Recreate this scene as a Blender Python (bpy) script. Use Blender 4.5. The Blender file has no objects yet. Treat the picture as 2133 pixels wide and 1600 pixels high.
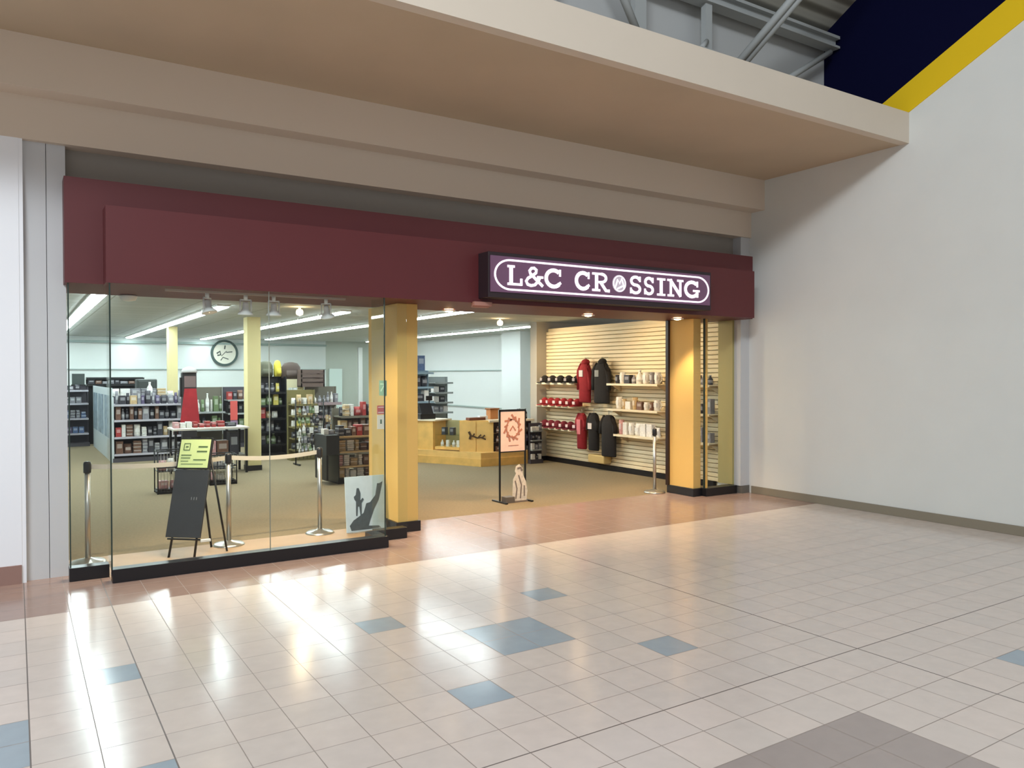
import bpy, bmesh, math, random
from mathutils import Vector, Matrix
random.seed(7)
sc = bpy.context.scene
col = sc.collection

# ------------------------------------------------------------------ camera, world, light, exposure
cd = bpy.data.cameras.new('camera'); cam = bpy.data.objects.new('camera', cd); col.objects.link(cam)
cd.sensor_fit = 'HORIZONTAL'; cd.sensor_width = 36; cd.lens = 27.301; cd.clip_end = 200
_r = Vector((0.8426748534833535, -0.5384184939852021, -0.002148637129779527))
_u = Vector((0.00881537491040494, 0.009806580755889789, 0.9999130562899292))
_f = Vector((0.5383506111002362, 0.8426205292470538, -0.013010119884817267))
m = Matrix((( _r.x, _u.x, -_f.x, 0), (_r.y, _u.y, -_f.y, 0), (_r.z, _u.z, -_f.z, 1.91), (0, 0, 0, 1)))
cam.matrix_world = m
sc.camera = cam

w = bpy.data.worlds.new('daylight'); sc.world = w; w.use_nodes = True
w.node_tree.nodes['Background'].inputs[0].default_value = (0.89, 0.94, 1.0, 1)
w.node_tree.nodes['Background'].inputs[1].default_value = 0.46

def area(name, loc, target, sx, sy, power, color):
    l = bpy.data.lights.new(name, 'AREA'); l.shape = 'RECTANGLE'; l.size = sx; l.size_y = sy
    l.energy = power; l.color = color
    o = bpy.data.objects.new(name, l); col.objects.link(o); o.location = loc
    o.rotation_euler = (Vector(target) - Vector(loc)).to_track_quat('-Z', 'Y').to_euler()
    return o
# daylight of the high windows along the opposite side of the mall hall
area('clerestory_daylight', (-6.0, -4.5, 10.1), (2.5, 8, 2), 6, 1.3, 1620, (0.89, 0.95, 1.0))
area('skylight_daylight', (0.0, 0.5, 9.3), (0.5, 1.8, 0), 9, 2.0, 160, (0.95, 0.97, 1.0))

sc.view_settings.view_transform = 'Standard'; sc.view_settings.look = 'None'
sc.view_settings.gamma = 1; sc.view_settings.use_curve_mapping = False
sc.view_settings.exposure = 0.0

# ------------------------------------------------------------------ helpers
MATS = {}
def lin(c):
    return tuple(((v/255)/12.92 if v/255 <= .04045 else (((v/255)+.055)/1.055)**2.4) for v in c)
def mat(name, rgb=(200, 200, 200), rough=.6, metal=0, emit=None, es=1, noise=0, nscale=8, spec=.5, bump=0):
    if name in MATS: return MATS[name]
    mt = bpy.data.materials.new(name); mt.use_nodes = True; nt = mt.node_tree; b = nt.nodes['Principled BSDF']
    c = lin(rgb); b.inputs['Base Color'].default_value = (*c, 1)
    b.inputs['Roughness'].default_value = rough; b.inputs['Metallic'].default_value = metal
    b.inputs['Specular IOR Level'].default_value = spec
    if noise or bump:
        tc = nt.nodes.new('ShaderNodeTexCoord'); n = nt.nodes.new('ShaderNodeTexNoise')
        n.inputs['Scale'].default_value = nscale; n.inputs['Detail'].default_value = 4
        nt.links.new(tc.outputs['Object'], n.inputs['Vector'])
        if noise:
            r = nt.nodes.new('ShaderNodeMapRange'); r.inputs[1].default_value = .3; r.inputs[2].default_value = .7
            r.inputs[3].default_value = 1-noise; r.inputs[4].default_value = 1+noise
            nt.links.new(n.outputs['Fac'], r.inputs[0])
            mx = nt.nodes.new('ShaderNodeVectorMath'); mx.operation = 'SCALE'; mx.inputs[0].default_value = c
            nt.links.new(r.outputs[0], mx.inputs['Scale']); nt.links.new(mx.outputs[0], b.inputs['Base Color'])
        if bump:
            bp = nt.nodes.new('ShaderNodeBump'); bp.inputs['Strength'].default_value = bump; bp.inputs['Distance'].default_value = .01
            nt.links.new(n.outputs['Fac'], bp.inputs['Height']); nt.links.new(bp.outputs[0], b.inputs['Normal'])
    if emit:
        b.inputs['Emission Color'].default_value = (*lin(emit), 1); b.inputs['Emission Strength'].default_value = es
    MATS[name] = mt; return mt

class MB:
    def __init__(s): s.bm = bmesh.new()
    def box(s, x0, y0, z0, x1, y1, z1, M=None, mi=0, bev=0):
        r = bmesh.ops.create_cube(s.bm, size=1)
        T = Matrix.Translation(((x0+x1)/2, (y0+y1)/2, (z0+z1)/2)) @ Matrix.Diagonal((abs(x1-x0), abs(y1-y0), abs(z1-z0), 1))
        if M: T = M @ T
        bmesh.ops.transform(s.bm, matrix=T, verts=r['verts'])
        fs = {f for v in r['verts'] for f in v.link_faces}
        for f in fs: f.material_index = mi
        if bev:
            es = list({e for v in r['verts'] for e in v.link_edges})
            bmesh.ops.bevel(s.bm, geom=es, offset=bev, segments=2, affect='EDGES', profile=.5)
        return s
    def prism(s, pts, axis, a, b, M=None, mi=0):
        # pts: 2D outline, swept between a and b along axis ('x': (y,z); 'y': (x,z); 'z': (x,y))
        f = {'x': lambda p, t: (t, p[0], p[1]), 'y': lambda p, t: (p[0], t, p[1]), 'z': lambda p, t: (p[0], p[1], t)}[axis]
        va = [s.bm.verts.new(f(p, a)) for p in pts]; vb = [s.bm.verts.new(f(p, b)) for p in pts]
        fs = [s.bm.faces.new(va), s.bm.faces.new(list(reversed(vb)))]; n = len(pts)
        for i in range(n): fs.append(s.bm.faces.new((va[i], vb[i], vb[(i+1) % n], va[(i+1) % n])))
        for q in fs: q.material_index = mi
        bmesh.ops.recalc_face_normals(s.bm, faces=fs)
        if M: bmesh.ops.transform(s.bm, matrix=M, verts=va+vb)
        return s
    def loft(s, secs, n=16, M=None, mi=0, cap=True):
        # secs: (centre, u, v) with u and v the half-axis vectors of an ellipse
        rings = []
        for c, u, v in secs:
            c = Vector(c); u = Vector(u); v = Vector(v)
            rings.append([s.bm.verts.new(c+u*math.cos(2*math.pi*i/n)+v*math.sin(2*math.pi*i/n)) for i in range(n)])
        fs = []
        for a, b in zip(rings, rings[1:]):
            for i in range(n): fs.append(s.bm.faces.new((a[i], a[(i+1) % n], b[(i+1) % n], b[i])))
        if cap: fs += [s.bm.faces.new(rings[0]), s.bm.faces.new(list(reversed(rings[-1])))]
        for f in fs: f.material_index = mi; f.smooth = True
        bmesh.ops.recalc_face_normals(s.bm, faces=fs)
        if M: bmesh.ops.transform(s.bm, matrix=M, verts=[v for r in rings for v in r])
        return s
    def tube(s, p, q, r, r2=None, n=12, mi=0):
        p = Vector(p); q = Vector(q); d = (q-p).normalized(); a = d.orthogonal().normalized(); b = d.cross(a)
        r2 = r if r2 is None else r2
        return s.loft([(p, a*r, b*r), (q, a*r2, b*r2)], n=n, mi=mi)
    def lathe(s, prof, c=(0, 0, 0), n=24, mi=0):
        return s.loft([((c[0], c[1], c[2]+z), (r, 0, 0), (0, r, 0)) for r, z in prof], n=n, mi=mi)
    def build(s, name, mats, parent=None, loc=None):
        me = bpy.data.meshes.new(name); s.bm.normal_update(); s.bm.to_mesh(me); s.bm.free()
        for mm in (mats if isinstance(mats, (list, tuple)) else [mats]): me.materials.append(mm)
        o = bpy.data.objects.new(name, me); col.objects.link(o)
        if parent: o.parent = parent
        if loc: o.location = loc
        return o
def tag(o, label, cat, group=None, kind=None):
    if label: o['label'] = label
    if cat: o['category'] = cat
    if group: o['group'] = group
    if kind: o['kind'] = kind
    return o
def thing(name, label, cat, loc=(0, 0, 0), rz=0, group=None):
    o = bpy.data.objects.new(name, None); col.objects.link(o); o.location = loc; o.rotation_euler = (0, 0, rz)
    o.empty_display_size = .1
    return tag(o, label, cat, group)
def struct(name, mb, m, parent=None, label=None, cat=None):
    o = mb.build(name, m, parent)
    if not parent: tag(o, label or name.replace('_', ' '), cat or name.split('_')[0], kind='structure')
    return o
def kids(o): return [c for c in bpy.data.objects if c.parent == o]
def dup(root, loc, rz=None, label=None, group=None):
    def cp(o, par):
        c = o.copy(); col.objects.link(c)
        if par: c.parent = par
        for ch in kids(o): cp(ch, c)
        return c
    r = cp(root, None); r.location = loc
    if rz is not None: r.rotation_euler = (r.rotation_euler[0], r.rotation_euler[1], rz)
    if label: r['label'] = label
    if group: r['group'] = group
    elif 'group' in r: del r['group']
    return r

# ------------------------------------------------------------------ materials
LWHITE = mat('left_wall_paint', (238, 240, 244), .75)
WHITE = mat('wall_paint_white', (214, 216, 212), .75, noise=.015, nscale=2)
GREYP = mat('pilaster_paint_grey', (196, 197, 198), .7)
BEIGE = mat('header_paint_beige', (212, 197, 180), .8)
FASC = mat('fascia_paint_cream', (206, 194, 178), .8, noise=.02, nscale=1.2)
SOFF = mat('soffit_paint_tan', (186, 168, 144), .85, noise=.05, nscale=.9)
MAROON = mat('fascia_panel_maroon', (90, 32, 35), .5, noise=.03, nscale=1.5)
BLACK = mat('black_laminate', (24, 24, 28), .35)
BLKM = mat('black_metal', (22, 22, 22), .4, .3)
CHROME = mat('brushed_steel', (190, 188, 182), .3, .9)
YEL = mat('column_paint_yellow', (218, 180, 104), .7)
OAK = mat('oak_wood', (222, 178, 100), .45, noise=.12, nscale=5)
OAKL = mat('pale_oak', (222, 182, 110), .45, noise=.08, nscale=5)
DARKG = mat('dark_merchandise', (50, 46, 50), .6)
LILAC = mat('lilac_grey_metal', (176, 172, 182), .5)
WHT = mat('white_plastic', (225, 225, 222), .5)
TUBE = mat('fluorescent_tube', (255, 255, 255), .5, emit=(236, 252, 255), es=34)
WARM = mat('warm_lamp', (255, 240, 210), .5, emit=(255, 214, 160), es=30)
RED = mat('red_fabric', (150, 28, 36), .85, noise=.1, nscale=20)
BLKF = mat('black_fabric', (34, 30, 30), .9, noise=.1, nscale=20)
BAND = mat('accent_paint_yellow', (226, 190, 30), .8, spec=.2)
NAVY = mat('accent_paint_navy', (5, 7, 40), .9, spec=.1)
STEELW = mat('painted_steel_grey', (158, 162, 162), .6)

def glass_mat(name, tint=(.965, .985, .975)):
    mt = bpy.data.materials.new(name); mt.use_nodes = True; nt = mt.node_tree; nt.nodes.clear()
    o = nt.nodes.new('ShaderNodeOutputMaterial'); t = nt.nodes.new('ShaderNodeBsdfTransparent'); t.inputs[0].default_value = (*tint, 1)
    g = nt.nodes.new('ShaderNodeBsdfGlossy'); g.inputs['Roughness'].default_value = .02
    lw = nt.nodes.new('ShaderNodeLayerWeight'); pw = nt.nodes.new('ShaderNodeMath'); pw.operation = 'POWER'; pw.inputs[1].default_value = 4.5
    f = nt.nodes.new('ShaderNodeMath'); f.operation = 'MULTIPLY_ADD'; f.inputs[1].default_value = .45; f.inputs[2].default_value = .014
    lw.inputs[0].default_value = .5; nt.links.new(lw.outputs['Facing'], pw.inputs[0]); nt.links.new(pw.outputs[0], f.inputs[0])
    mx = nt.nodes.new('ShaderNodeMixShader')
    nt.links.new(f.outputs[0], mx.inputs[0]); nt.links.new(t.outputs[0], mx.inputs[1]); nt.links.new(g.outputs[0], mx.inputs[2])
    nt.links.new(mx.outputs[0], o.inputs[0]); return mt
GLASS = glass_mat('shop_window_glass')
GEDGE = mat('glass_edge_green', (44, 58, 52), .2)

# tiled mall floor: 12 inch tiles laid as a world-space grid, with blue and brown inlays
def tile_mat():
    mt = bpy.data.materials.new('mall_floor_tiles'); mt.use_nodes = True; nt = mt.node_tree; L = nt.links
    b = nt.nodes['Principled BSDF']; b.inputs['Specular IOR Level'].default_value = .36
    tc = nt.nodes.new('ShaderNodeTexCoord'); sp = nt.nodes.new('ShaderNodeSeparateXYZ'); L.new(tc.outputs['Object'], sp.inputs[0])
    def M(op, a, b_=None, c=None):
        n = nt.nodes.new('ShaderNodeMath'); n.operation = op
        for i, v in enumerate((a, b_, c)):
            if v is None: continue
            if isinstance(v, (int, float)): n.inputs[i].default_value = v
            else: L.new(v, n.inputs[i])
        return n.outputs[0]
    P = .3035
    U = M('DIVIDE', M('SUBTRACT', sp.outputs[0], .045), P); V = M('DIVIDE', M('SUBTRACT', sp.outputs[1], 3.23), P)
    def edge(q):
        fr = M('FRACT', q); return M('MINIMUM', fr, M('SUBTRACT', 1.0, fr))
    gx = M('LESS_THAN', edge(U), .009); gy = M('LESS_THAN', edge(V), .009)
    def near(q, v, wd): return M('LESS_THAN', M('ABSOLUTE', M('SUBTRACT', q, v)), wd)
    grout = M('MAXIMUM', gx, gy)
    joint = M('MAXIMUM', M('MAXIMUM', near(U, 16, .017), near(V, 0, .014)), M('MAXIMUM', near(U, 0, .012), near(U, 2, .012)))
    def rect(i0, i1, j0, j1):
        a = M('MULTIPLY', M('GREATER_THAN', U, i0), M('LESS_THAN', U, i1))
        return M('MULTIPLY', a, M('MULTIPLY', M('GREATER_THAN', V, j0), M('LESS_THAN', V, j1)))
    blue = None
    R = [(9, 11, 4, 6), (12, 13, 7, 8), (12, 13, 2, 3), (7, 8, 7, 8), (7, 8, 2, 3), (-2, 0, 4, 6), (1, 2, 7, 8), (1, 2, 2, 3),
         (-4, -3, 7, 8), (-4, -3, 2, 3), (18, 19, -3, -2), (20, 22, -6, -4), (18, 19, -8, -7), (23, 24, -3, -2)]
    for q in R:
        v = rect(*q); blue = v if blue is None else M('MAXIMUM', blue, v)
    brown = rect(7, 13, -8, -2); border = M('GREATER_THAN', V, 13.0)
    cb = nt.nodes.new('ShaderNodeCombineXYZ'); L.new(M('FLOOR', U), cb.inputs[0]); L.new(M('FLOOR', V), cb.inputs[1])
    wn = nt.nodes.new('ShaderNodeTexWhiteNoise'); wn.noise_dimensions = '2D'; L.new(cb.outputs[0], wn.inputs['Vector'])
    nz = nt.nodes.new('ShaderNodeTexNoise'); nz.inputs['Scale'].default_value = 9; nz.inputs['Detail'].default_value = 5; L.new(tc.outputs['Object'], nz.inputs['Vector'])
    def mixc(f, a, c):
        n = nt.nodes.new('ShaderNodeMix'); n.data_type = 'RGBA'
        L.new(f, n.inputs[0])
        for s_, v in ((6, a), (7, c)):
            if isinstance(v, tuple): n.inputs[s_].default_value = (*lin(v), 1)
            else: L.new(v, n.inputs[s_])
        return n.outputs[2]
    base = mixc(wn.outputs['Value'], (216, 203, 194), (210, 199, 191))
    c = mixc(border, base, (160, 137, 128)); c = mixc(brown, c, (166, 155, 150)); c = mixc(blue, c, (158, 172, 182))
    c = mixc(grout, c, (150, 138, 130)); c = mixc(joint, c, (110, 100, 95))
    hsv = nt.nodes.new('ShaderNodeHueSaturation'); L.new(c, hsv.inputs['Color'])
    L.new(M('ADD', M('MULTIPLY', nz.outputs['Fac'], .14), .93), hsv.inputs['Value'])
    L.new(hsv.outputs[0], b.inputs['Base Color'])
    L.new(M('ADD', M('MULTIPLY', nz.outputs['Fac'], .12), M('ADD', .11, M('MULTIPLY', grout, .3))), b.inputs['Roughness'])
    bp = nt.nodes.new('ShaderNodeBump'); bp.inputs['Strength'].default_value = .25; bp.inputs['Distance'].default_value = .002
    L.new(M('SUBTRACT', M('MULTIPLY', nz.outputs['Fac'], .15), grout), bp.inputs['Height']); L.new(bp.outputs[0], b.inputs['Normal'])
    return mt
TILE = tile_mat()

def ceil_mat():
    mt = bpy.data.materials.new('acoustic_ceiling_tiles'); mt.use_nodes = True; nt = mt.node_tree; L = nt.links
    b = nt.nodes['Principled BSDF']; b.inputs['Roughness'].default_value = .9
    tc = nt.nodes.new('ShaderNodeTexCoord'); br = nt.nodes.new('ShaderNodeTexBrick')
    br.offset = 0; br.inputs['Color1'].default_value = (*lin((184, 188, 184)), 1); br.inputs['Color2'].default_value = (*lin((178, 182, 178)), 1)
    br.inputs['Mortar'].default_value = (*lin((146, 148, 138)), 1); br.inputs['Scale'].default_value = 1
    br.inputs['Brick Width'].default_value = 1.22; br.inputs['Row Height'].default_value = .61; br.inputs['Mortar Size'].default_value = .012
    L.new(tc.outputs['Object'], br.inputs['Vector']); L.new(br.outputs['Color'], b.inputs['Base Color']); return mt
CEIL = ceil_mat()
def corr_mat():
    mt = bpy.data.materials.new('corrugated_deck'); mt.use_nodes = True; nt = mt.node_tree; L = nt.links
    b = nt.nodes['Principled BSDF']; b.inputs['Base Color'].default_value = (*lin((150, 148, 138)), 1); b.inputs['Roughness'].default_value = .6
    tc = nt.nodes.new('ShaderNodeTexCoord'); wv = nt.nodes.new('ShaderNodeTexWave'); wv.wave_type = 'BANDS'; wv.bands_direction = 'Y'
    wv.inputs['Scale'].default_value = 1.6; bp = nt.nodes.new('ShaderNodeBump'); bp.inputs['Strength'].default_value = 1; bp.inputs['Distance'].default_value = .06
    L.new(tc.outputs['Object'], wv.inputs['Vector']); L.new(wv.outputs['Fac'], bp.inputs['Height']); L.new(bp.outputs[0], b.inputs['Normal']); return mt
CORR = corr_mat()
CARPET = mat('shop_carpet', (136, 122, 98), .95, noise=.08, nscale=30, spec=.1)
SHOPW = mat('shop_wall_paint', (211, 215, 213), .8)
SHOPG = mat('shop_wall_grey', (178, 182, 172), .8)

# ------------------------------------------------------------------ structure
XR = 9.90
struct('floor', MB().box(-8, -9, -.1, 12, 9.15, 0), TILE, label='glossy beige mall floor tiles with blue and brown inlaid squares')
struct('floor', MB().box(-1.2, 9.15, -.1, 14.2, 26.2, 0), CARPET, label='brown grey carpet floor inside the shop')
struct('floor', MB().box(.73, 8.06, 0, 3.32, 9.15, .006).box(.42, 8.33, 0, .73, 9.15, .006).box(3.32, 8.4, 0, 3.86, 9.15, .006), mat('window_floor_tan', (164, 136, 104), .55, noise=.08, nscale=3), label='tan floor inside the show window')
struct('wall_right', MB().box(XR, -6, 0, XR+.2, 9.1, 12), WHITE, label='tall white drywall wall right of the shop')
struct('baseboard_right', MB().box(XR-.02, -6, 0, XR, 8.38, .115, bev=.004), mat('taupe_rubber', (132, 124, 108), .6), label='taupe baseboard along the tall white wall')
struct('trim_1', MB().prism([(6.6, 4.94), (-6, 11.15), (-6, 11.57), (6.6, 5.335)], 'x', XR-.012, XR), BAND, label='sloping yellow painted band on the right wall')
struct('trim_2', MB().prism([(8.38, 5.0), (7.3, 4.99), (-6, 11.57), (-6, 12), (8.38, 12)], 'x', XR-.010, XR), NAVY, label='navy painted gable above the yellow band')
# canopy above the storefront
struct('trim_3', MB().box(-8, 5.81, 4.925, XR, 5.93, 5.325), FASC, label='cream fascia board of the canopy over the shop')
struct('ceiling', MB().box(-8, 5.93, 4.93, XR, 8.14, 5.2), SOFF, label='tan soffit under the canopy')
struct('trim_4', MB().box(-8, 8.14, 4.465, XR, 8.4, 5.2), BEIGE, label='beige stepped beam at the back of the canopy')
struct('wall_header', MB().box(-8, 8.4, 4.07, XR, 8.62, 4.6), BEIGE, label='beige header wall above the maroon shop fascia')
struct('wall_recess', MB().box(.065, 8.60, 2.77, XR, 8.72, 4.12), mat('recess_shade_grey', (150, 143, 134), .8), label='shaded recessed grey wall above the maroon fascia')  # same grey as the pilasters, with the recess shadow darkened into its colour
struct('wall_left', MB().box(-8, 8.4, 0, .035, 8.7, 4.07).box(.035, 8.405, 0, .068, 8.7, 4.07), LWHITE, label='bright white wall left of the shop window')
struct('baseboard_left', MB().box(-8, 8.38, 0, .03, 8.4, .17), mat('baseboard_brown', (150, 118, 108), .5), label='brown tile baseboard left of the shop window')
struct('trim_5', MB().box(.068, 8.47, 0, .25, 8.7, 4.07).box(.255, 8.475, 0, .41, 8.7, 4.07), GREYP, label='grey pilaster between white wall and shop window')
struct('trim_6', MB().box(9.70, 8.44, .12, XR, 8.7, 4.07), GREYP, label='narrow grey pilaster right of the shop window')
struct('baseboard_pilaster', MB().box(9.72, 8.43, 0, XR, 8.7, .12), mat('grey_rubber', (108, 104, 96), .6), label='grey base of the narrow right pilaster')
# maroon fascia box
fas = thing('shop_fascia', 'long maroon fascia box above the shop front', 'fascia', (5, 8.22, 2.75))
def at(o, mb, name, m):
    ob = mb.build(name, m, o)
    if o.type == 'EMPTY': ob.matrix_parent_inverse = Matrix.Translation(-o.location)
    return ob
fas['kind'] = 'structure'
at(fas, MB().box(.385, 8.22, 2.76, 9.72, 8.60, 3.735).box(.385, 8.60, 2.76, 9.72, 9.3, 2.90), 'fascia_box', MAROON)
at(fas, MB().box(.70, 7.95, 2.75, 9.44, 8.22, 3.455), 'raised_panel', MAROON)
# atrium above the canopy
struct('wall_atrium', MB().box(-8, 7.08, 5.2, XR, 7.2, 6.95), mat('atrium_drywall', (172, 174, 174), .8), label='grey drywall above the canopy behind the trusses')
dk = MB().prism([(7.2, 6.735), (7.2, 6.85), (-5, 13.87), (-5, 13.75)], 'x', -8, XR)
struct('ceiling_deck', dk, CORR, label='sloping corrugated metal roof deck of the mall hall')
tr = thing('roof_beam', 'long grey steel roof beam running to the navy wall', 'beam', (4, 6.9, 6.5))
at(tr, MB().box(-8, 6.80, 6.63, 9.86, 6.98, 6.67).box(-8, 6.80, 6.50, 9.86, 6.98, 6.53).box(-8, 6.87, 6.53, 9.86, 6.90, 6.63), 'beam_flange', STEELW)
tag(MB().tube((9.75, 6.88, 6.45), (8.35, 6.88, 5.6), .04).build('corner_brace', STEELW), 'steel brace sloping down from the end of the roof beam', 'brace')
for x, w_ in ((6.16, .085), (7.28, .055), (4.9, .055)):
    tag(MB().box(x-w_, 6.84, 5.33, x+w_, 6.92, 6.5).build('steel_post', STEELW),
        {6.16: 'wide pale steel post standing on the canopy, left of the double strut', 7.28: 'narrow pale steel post beside the small bracket', 4.9: 'steel post hidden above the canopy at left'}[x], 'post')
MB_ = MB()
for dx in (0, .10): MB_.tube((7.60+dx, 6.7, 5.75), (8.66+dx, 5.4, 7.6), .045)
tag(MB_.build('diagonal_strut', STEELW), 'double angle steel strut rising diagonally to the roof deck', 'strut')
tag(MB().tube((5.35, 6.6, 6.6), (6.0, 6.7, 5.75), .045).build('diagonal_brace', STEELW), 'pale diagonal steel brace left of the wide post', 'brace')
tag(MB().tube((7.05, 6.75, 5.86), (7.24, 6.84, 6.02), .03).box(7.0, 6.7, 5.6, 7.25, 6.76, 5.86).build('steel_bracket', STEELW), 'small steel bracket at the foot of the narrow post', 'bracket')

# shop shell
struct('ceiling', MB().box(-1.2, 9.3, 3.05, 14.2, 26.2, 3.12), CEIL, label='grey acoustic tile ceiling inside the shop')
struct('wall_bulkhead', MB().box(-1.2, 9.22, 2.90, 14.2, 9.32, 3.12), SHOPG, label='bulkhead between fascia and shop ceiling')
struct('wall_back', MB().box(-1.2, 26, 0, 9.0, 26.2, 3.05), SHOPW, label='pale blue white back wall of the shop')
struct('wall_rear_recess', MB().box(9.0, 26, 0, 12, 26.2, 3.05), SHOPG, label='greyish rear wall section behind the racks')
struct('trim_7', MB().box(-1.2, 25.96, 2.06, 9.0, 26, 2.09).box(-1.2, 25.9, 2.86, 9.0, 26, 2.93), mat('rail_grey', (150, 164, 160), .6), label='thin rails along the back wall of the shop')
struct('wall_shop_left', MB().box(-1.2, 8.7, 0, -1, 26, 3.05), SHOPW, label='left side wall of the shop')
struct('wall_shop_side', MB().box(11.9, 14.3, 0, 12.1, 26, 3.05), SHOPW, label='white side wall beyond the counter')
struct('trim_8', MB().box(11.86, 14.4, 2.0, 11.9, 25.9, 2.03).box(11.86, 14.4, .88, 11.9, 25.9, .92), mat('rail_grey'), label='thin rails on the side wall beyond the counter')
struct('trim_9', MB().box(11.35, 17.35, 0, 11.9, 18.3, 3.05), SHOPW, label='white pilaster on the side wall beyond the counter')
struct('wall_stub', MB().box(9.62, 14.05, .1, 12, 14.3, 3.05), mat('stub_grey', (176, 170, 158), .8), label='grey wall end beside the slatted wall')
struct('baseboard_stub', MB().box(9.60, 14.03, 0, 12, 14.32, .1), BLACK, label='black base of the grey wall end')
# slatted wall
sl = MB().box(9.93, 8.72, 0, 10.1, 14.05, 2.9)
z = .10
while z < 2.78:
    sl.box(9.875, 8.72, z, 9.935, 14.05, z+.066, bev=.006); z += .076
struct('wall_slatted', sl, mat('slat_panel_cream', (232, 214, 176), .5), label='cream slatted display wall at the right of the shop')
struct('baseboard_slatted', MB().box(9.85, 9.15, 0, 9.93, 14.05, .09), BLACK, label='black base under the slatted wall')

# columns of the entrance
def column(x0, y0, x1, y1, lab):
    t = thing('entrance_column', lab, 'column', ((x0+x1)/2, (y0+y1)/2, 0)); t['kind'] = 'structure'
    at(t, MB().box(x0, y0, .12, x1, y1, 2.76, bev=.004), 'shaft', YEL)
    at(t, MB().box(x0-.03, y0-.03, 0, x1+.02, y1+.02, .125, bev=.004), 'base', BLACK)
column(3.86, 8.60, 4.13, 9.5, 'yellow column at the left side of the shop entrance')
column(8.84, 8.62, 9.0, 9.15, 'yellow column at the right side of the shop entrance')
struct('trim_10', MB().box(9.66, 8.57, .13, XR, 8.87, 2.76), mat('olive_panel', (176, 160, 104), .6), label='olive yellow panel behind the right side window')
struct('trim_11', MB().box(8.80, 9.13, .12, 8.839, 9.19, 2.76), mat('dark_bronze', (40, 22, 20), .4), label='dark edge strip of the right entrance column')
# shop windows
w1 = thing('window_1', 'projecting glass show window with black base left of the entrance', 'window', (2.05, 7.97, 0)); w1['kind'] = 'structure'
for a in ((.735, 7.965, .12, 2.165, 7.977, 2.752), (2.172, 7.965, .12, 3.42, 7.977, 2.752), (.722, 7.975, .12, .734, 8.25, 2.76), (.415, 8.25, .12, .72, 8.262, 2.76),
          (3.418, 7.98, .12, 3.43, 8.33, 2.76), (3.432, 8.33, .12, 3.86, 8.342, 2.76)):
    at(w1, MB().box(*a), 'glass_pane', GLASS)
at(w1, MB().box(2.1655, 7.964, .12, 2.1715, 7.978, 2.752), 'glass_joint', mat('silicone_grey', (130, 134, 124), .3))
for a in ((.722, 7.963, .12, .735, 7.975, 2.76), (.407, 8.245, .12, .418, 8.262, 2.76), (3.42, 7.963, .12, 3.43, 7.977, 2.76)):
    at(w1, MB().box(*a), 'glass_edge', GEDGE)
for a in ((.73, 7.93, 0, 3.45, 8.06, .125), (.40, 8.2, 0, .73, 8.33, .125), (3.32, 8.06, 0, 3.45, 8.3, .125), (3.45, 8.27, 0, 3.83, 8.4, .125)):
    at(w1, MB().box(*a, bev=.004), 'sill_base', BLACK)
w2 = thing('window_2', 'narrow glass side window with black base right of the entrance', 'window', (9.35, 8.55, 0)); w2['kind'] = 'structure'
at(w2, MB().box(9.0, 8.55, .12, 9.69, 8.562, 2.76), 'glass_pane', GLASS)
at(w2, MB().box(9.0, 8.54, .12, 9.018, 8.57, 2.76), 'glass_edge', GEDGE)
at(w2, MB().box(9.07, 8.56, .12, 9.09, 8.6, 2.76), 'mullion', YEL)
at(w2, MB().box(9.0, 8.50, 0, 9.69, 8.66, .125, bev=.004), 'sill_base', BLACK)

# ------------------------------------------------------------------ lit sign
sign = thing('lightbox_sign', 'illuminated purple shop sign with white slab serif letters in an oval', 'sign', (6.45, 7.8, 2.8))
at(sign, MB().box(4.61, 7.72, 2.80, 8.26, 7.95, 3.33, bev=.006), 'sign_housing', mat('sign_housing_dark', (42, 28, 34), .5))
face = at(sign, MB().box(4.635, 7.705, 2.865, 8.225, 7.722, 3.285), 'sign_face', mat('sign_face_purple', (84, 58, 80), .4, emit=(112, 76, 102), es=.42))
LETM = mat('sign_letter_white', (245, 235, 245), .5, emit=(255, 238, 250), es=1.05)
def strokes(lines, wd, ox, oz, sx, sz, y0, y1):
    mb = MB()
    for k, L in enumerate(lines):
        P = [Vector((ox+p[0]*sx, oz+p[1]*sz)) for p in L[0]]; hw = (L[1] if len(L) > 1 else wd)/2*sz
        yy = y0-.0006*(k % 5)
        left, right = [], []
        for i, p in enumerate(P):
            a = P[max(i-1, 0)]; b = P[min(i+1, len(P)-1)]; d = (b-a).normalized(); n = Vector((-d.y, d.x))
            left.append(p+n*hw); right.append(p-n*hw)
        for i in range(len(P)-1):
            mb.prism([left[i], left[i+1], right[i+1], right[i]], 'y', yy, y1)
    return mb
def arc(cx, cz, rx, rz, a0, a1, n=18):
    return [(cx+rx*math.cos(math.radians(a0+(a1-a0)*i/n)), cz+rz*math.sin(math.radians(a0+(a1-a0)*i/n))) for i in range(n+1)]
def bar(x0, x1, z): return ([(x0, z), (x1, z)], .12)
S = .2
SER = lambda x, z: bar(x-.17, x+.17, z)
G = {}
G['L'] = [([(.27, .02), (.27, .98)], S), bar(.06, .48, .94), bar(.06, .92, .06), ([(.87, .02), (.87, .36)], .12)]
G['C'] = [(arc(.52, .5, .40, .42, 48, 318), S), ([(.86, .62), (.86, .98)], .11), ([(.80, .22), (.9, .30)], .14)]
G['G'] = [(arc(.50, .5, .40, .42, 48, 335), S), ([(.84, .64), (.84, .98)], .11), ([(.83, .04), (.83, .46)], .17), bar(.58, .98, .42)]
G['R'] = [([(.27, .02), (.27, .98)], S), bar(.04, .46, .06), bar(.04, .6, .94), (arc(.52, .72, .26, .22, 90, -90), .15), bar(.3, .55, .5), ([(.5, .48), (.78, .06), (.98, .06)], .17)]
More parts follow.
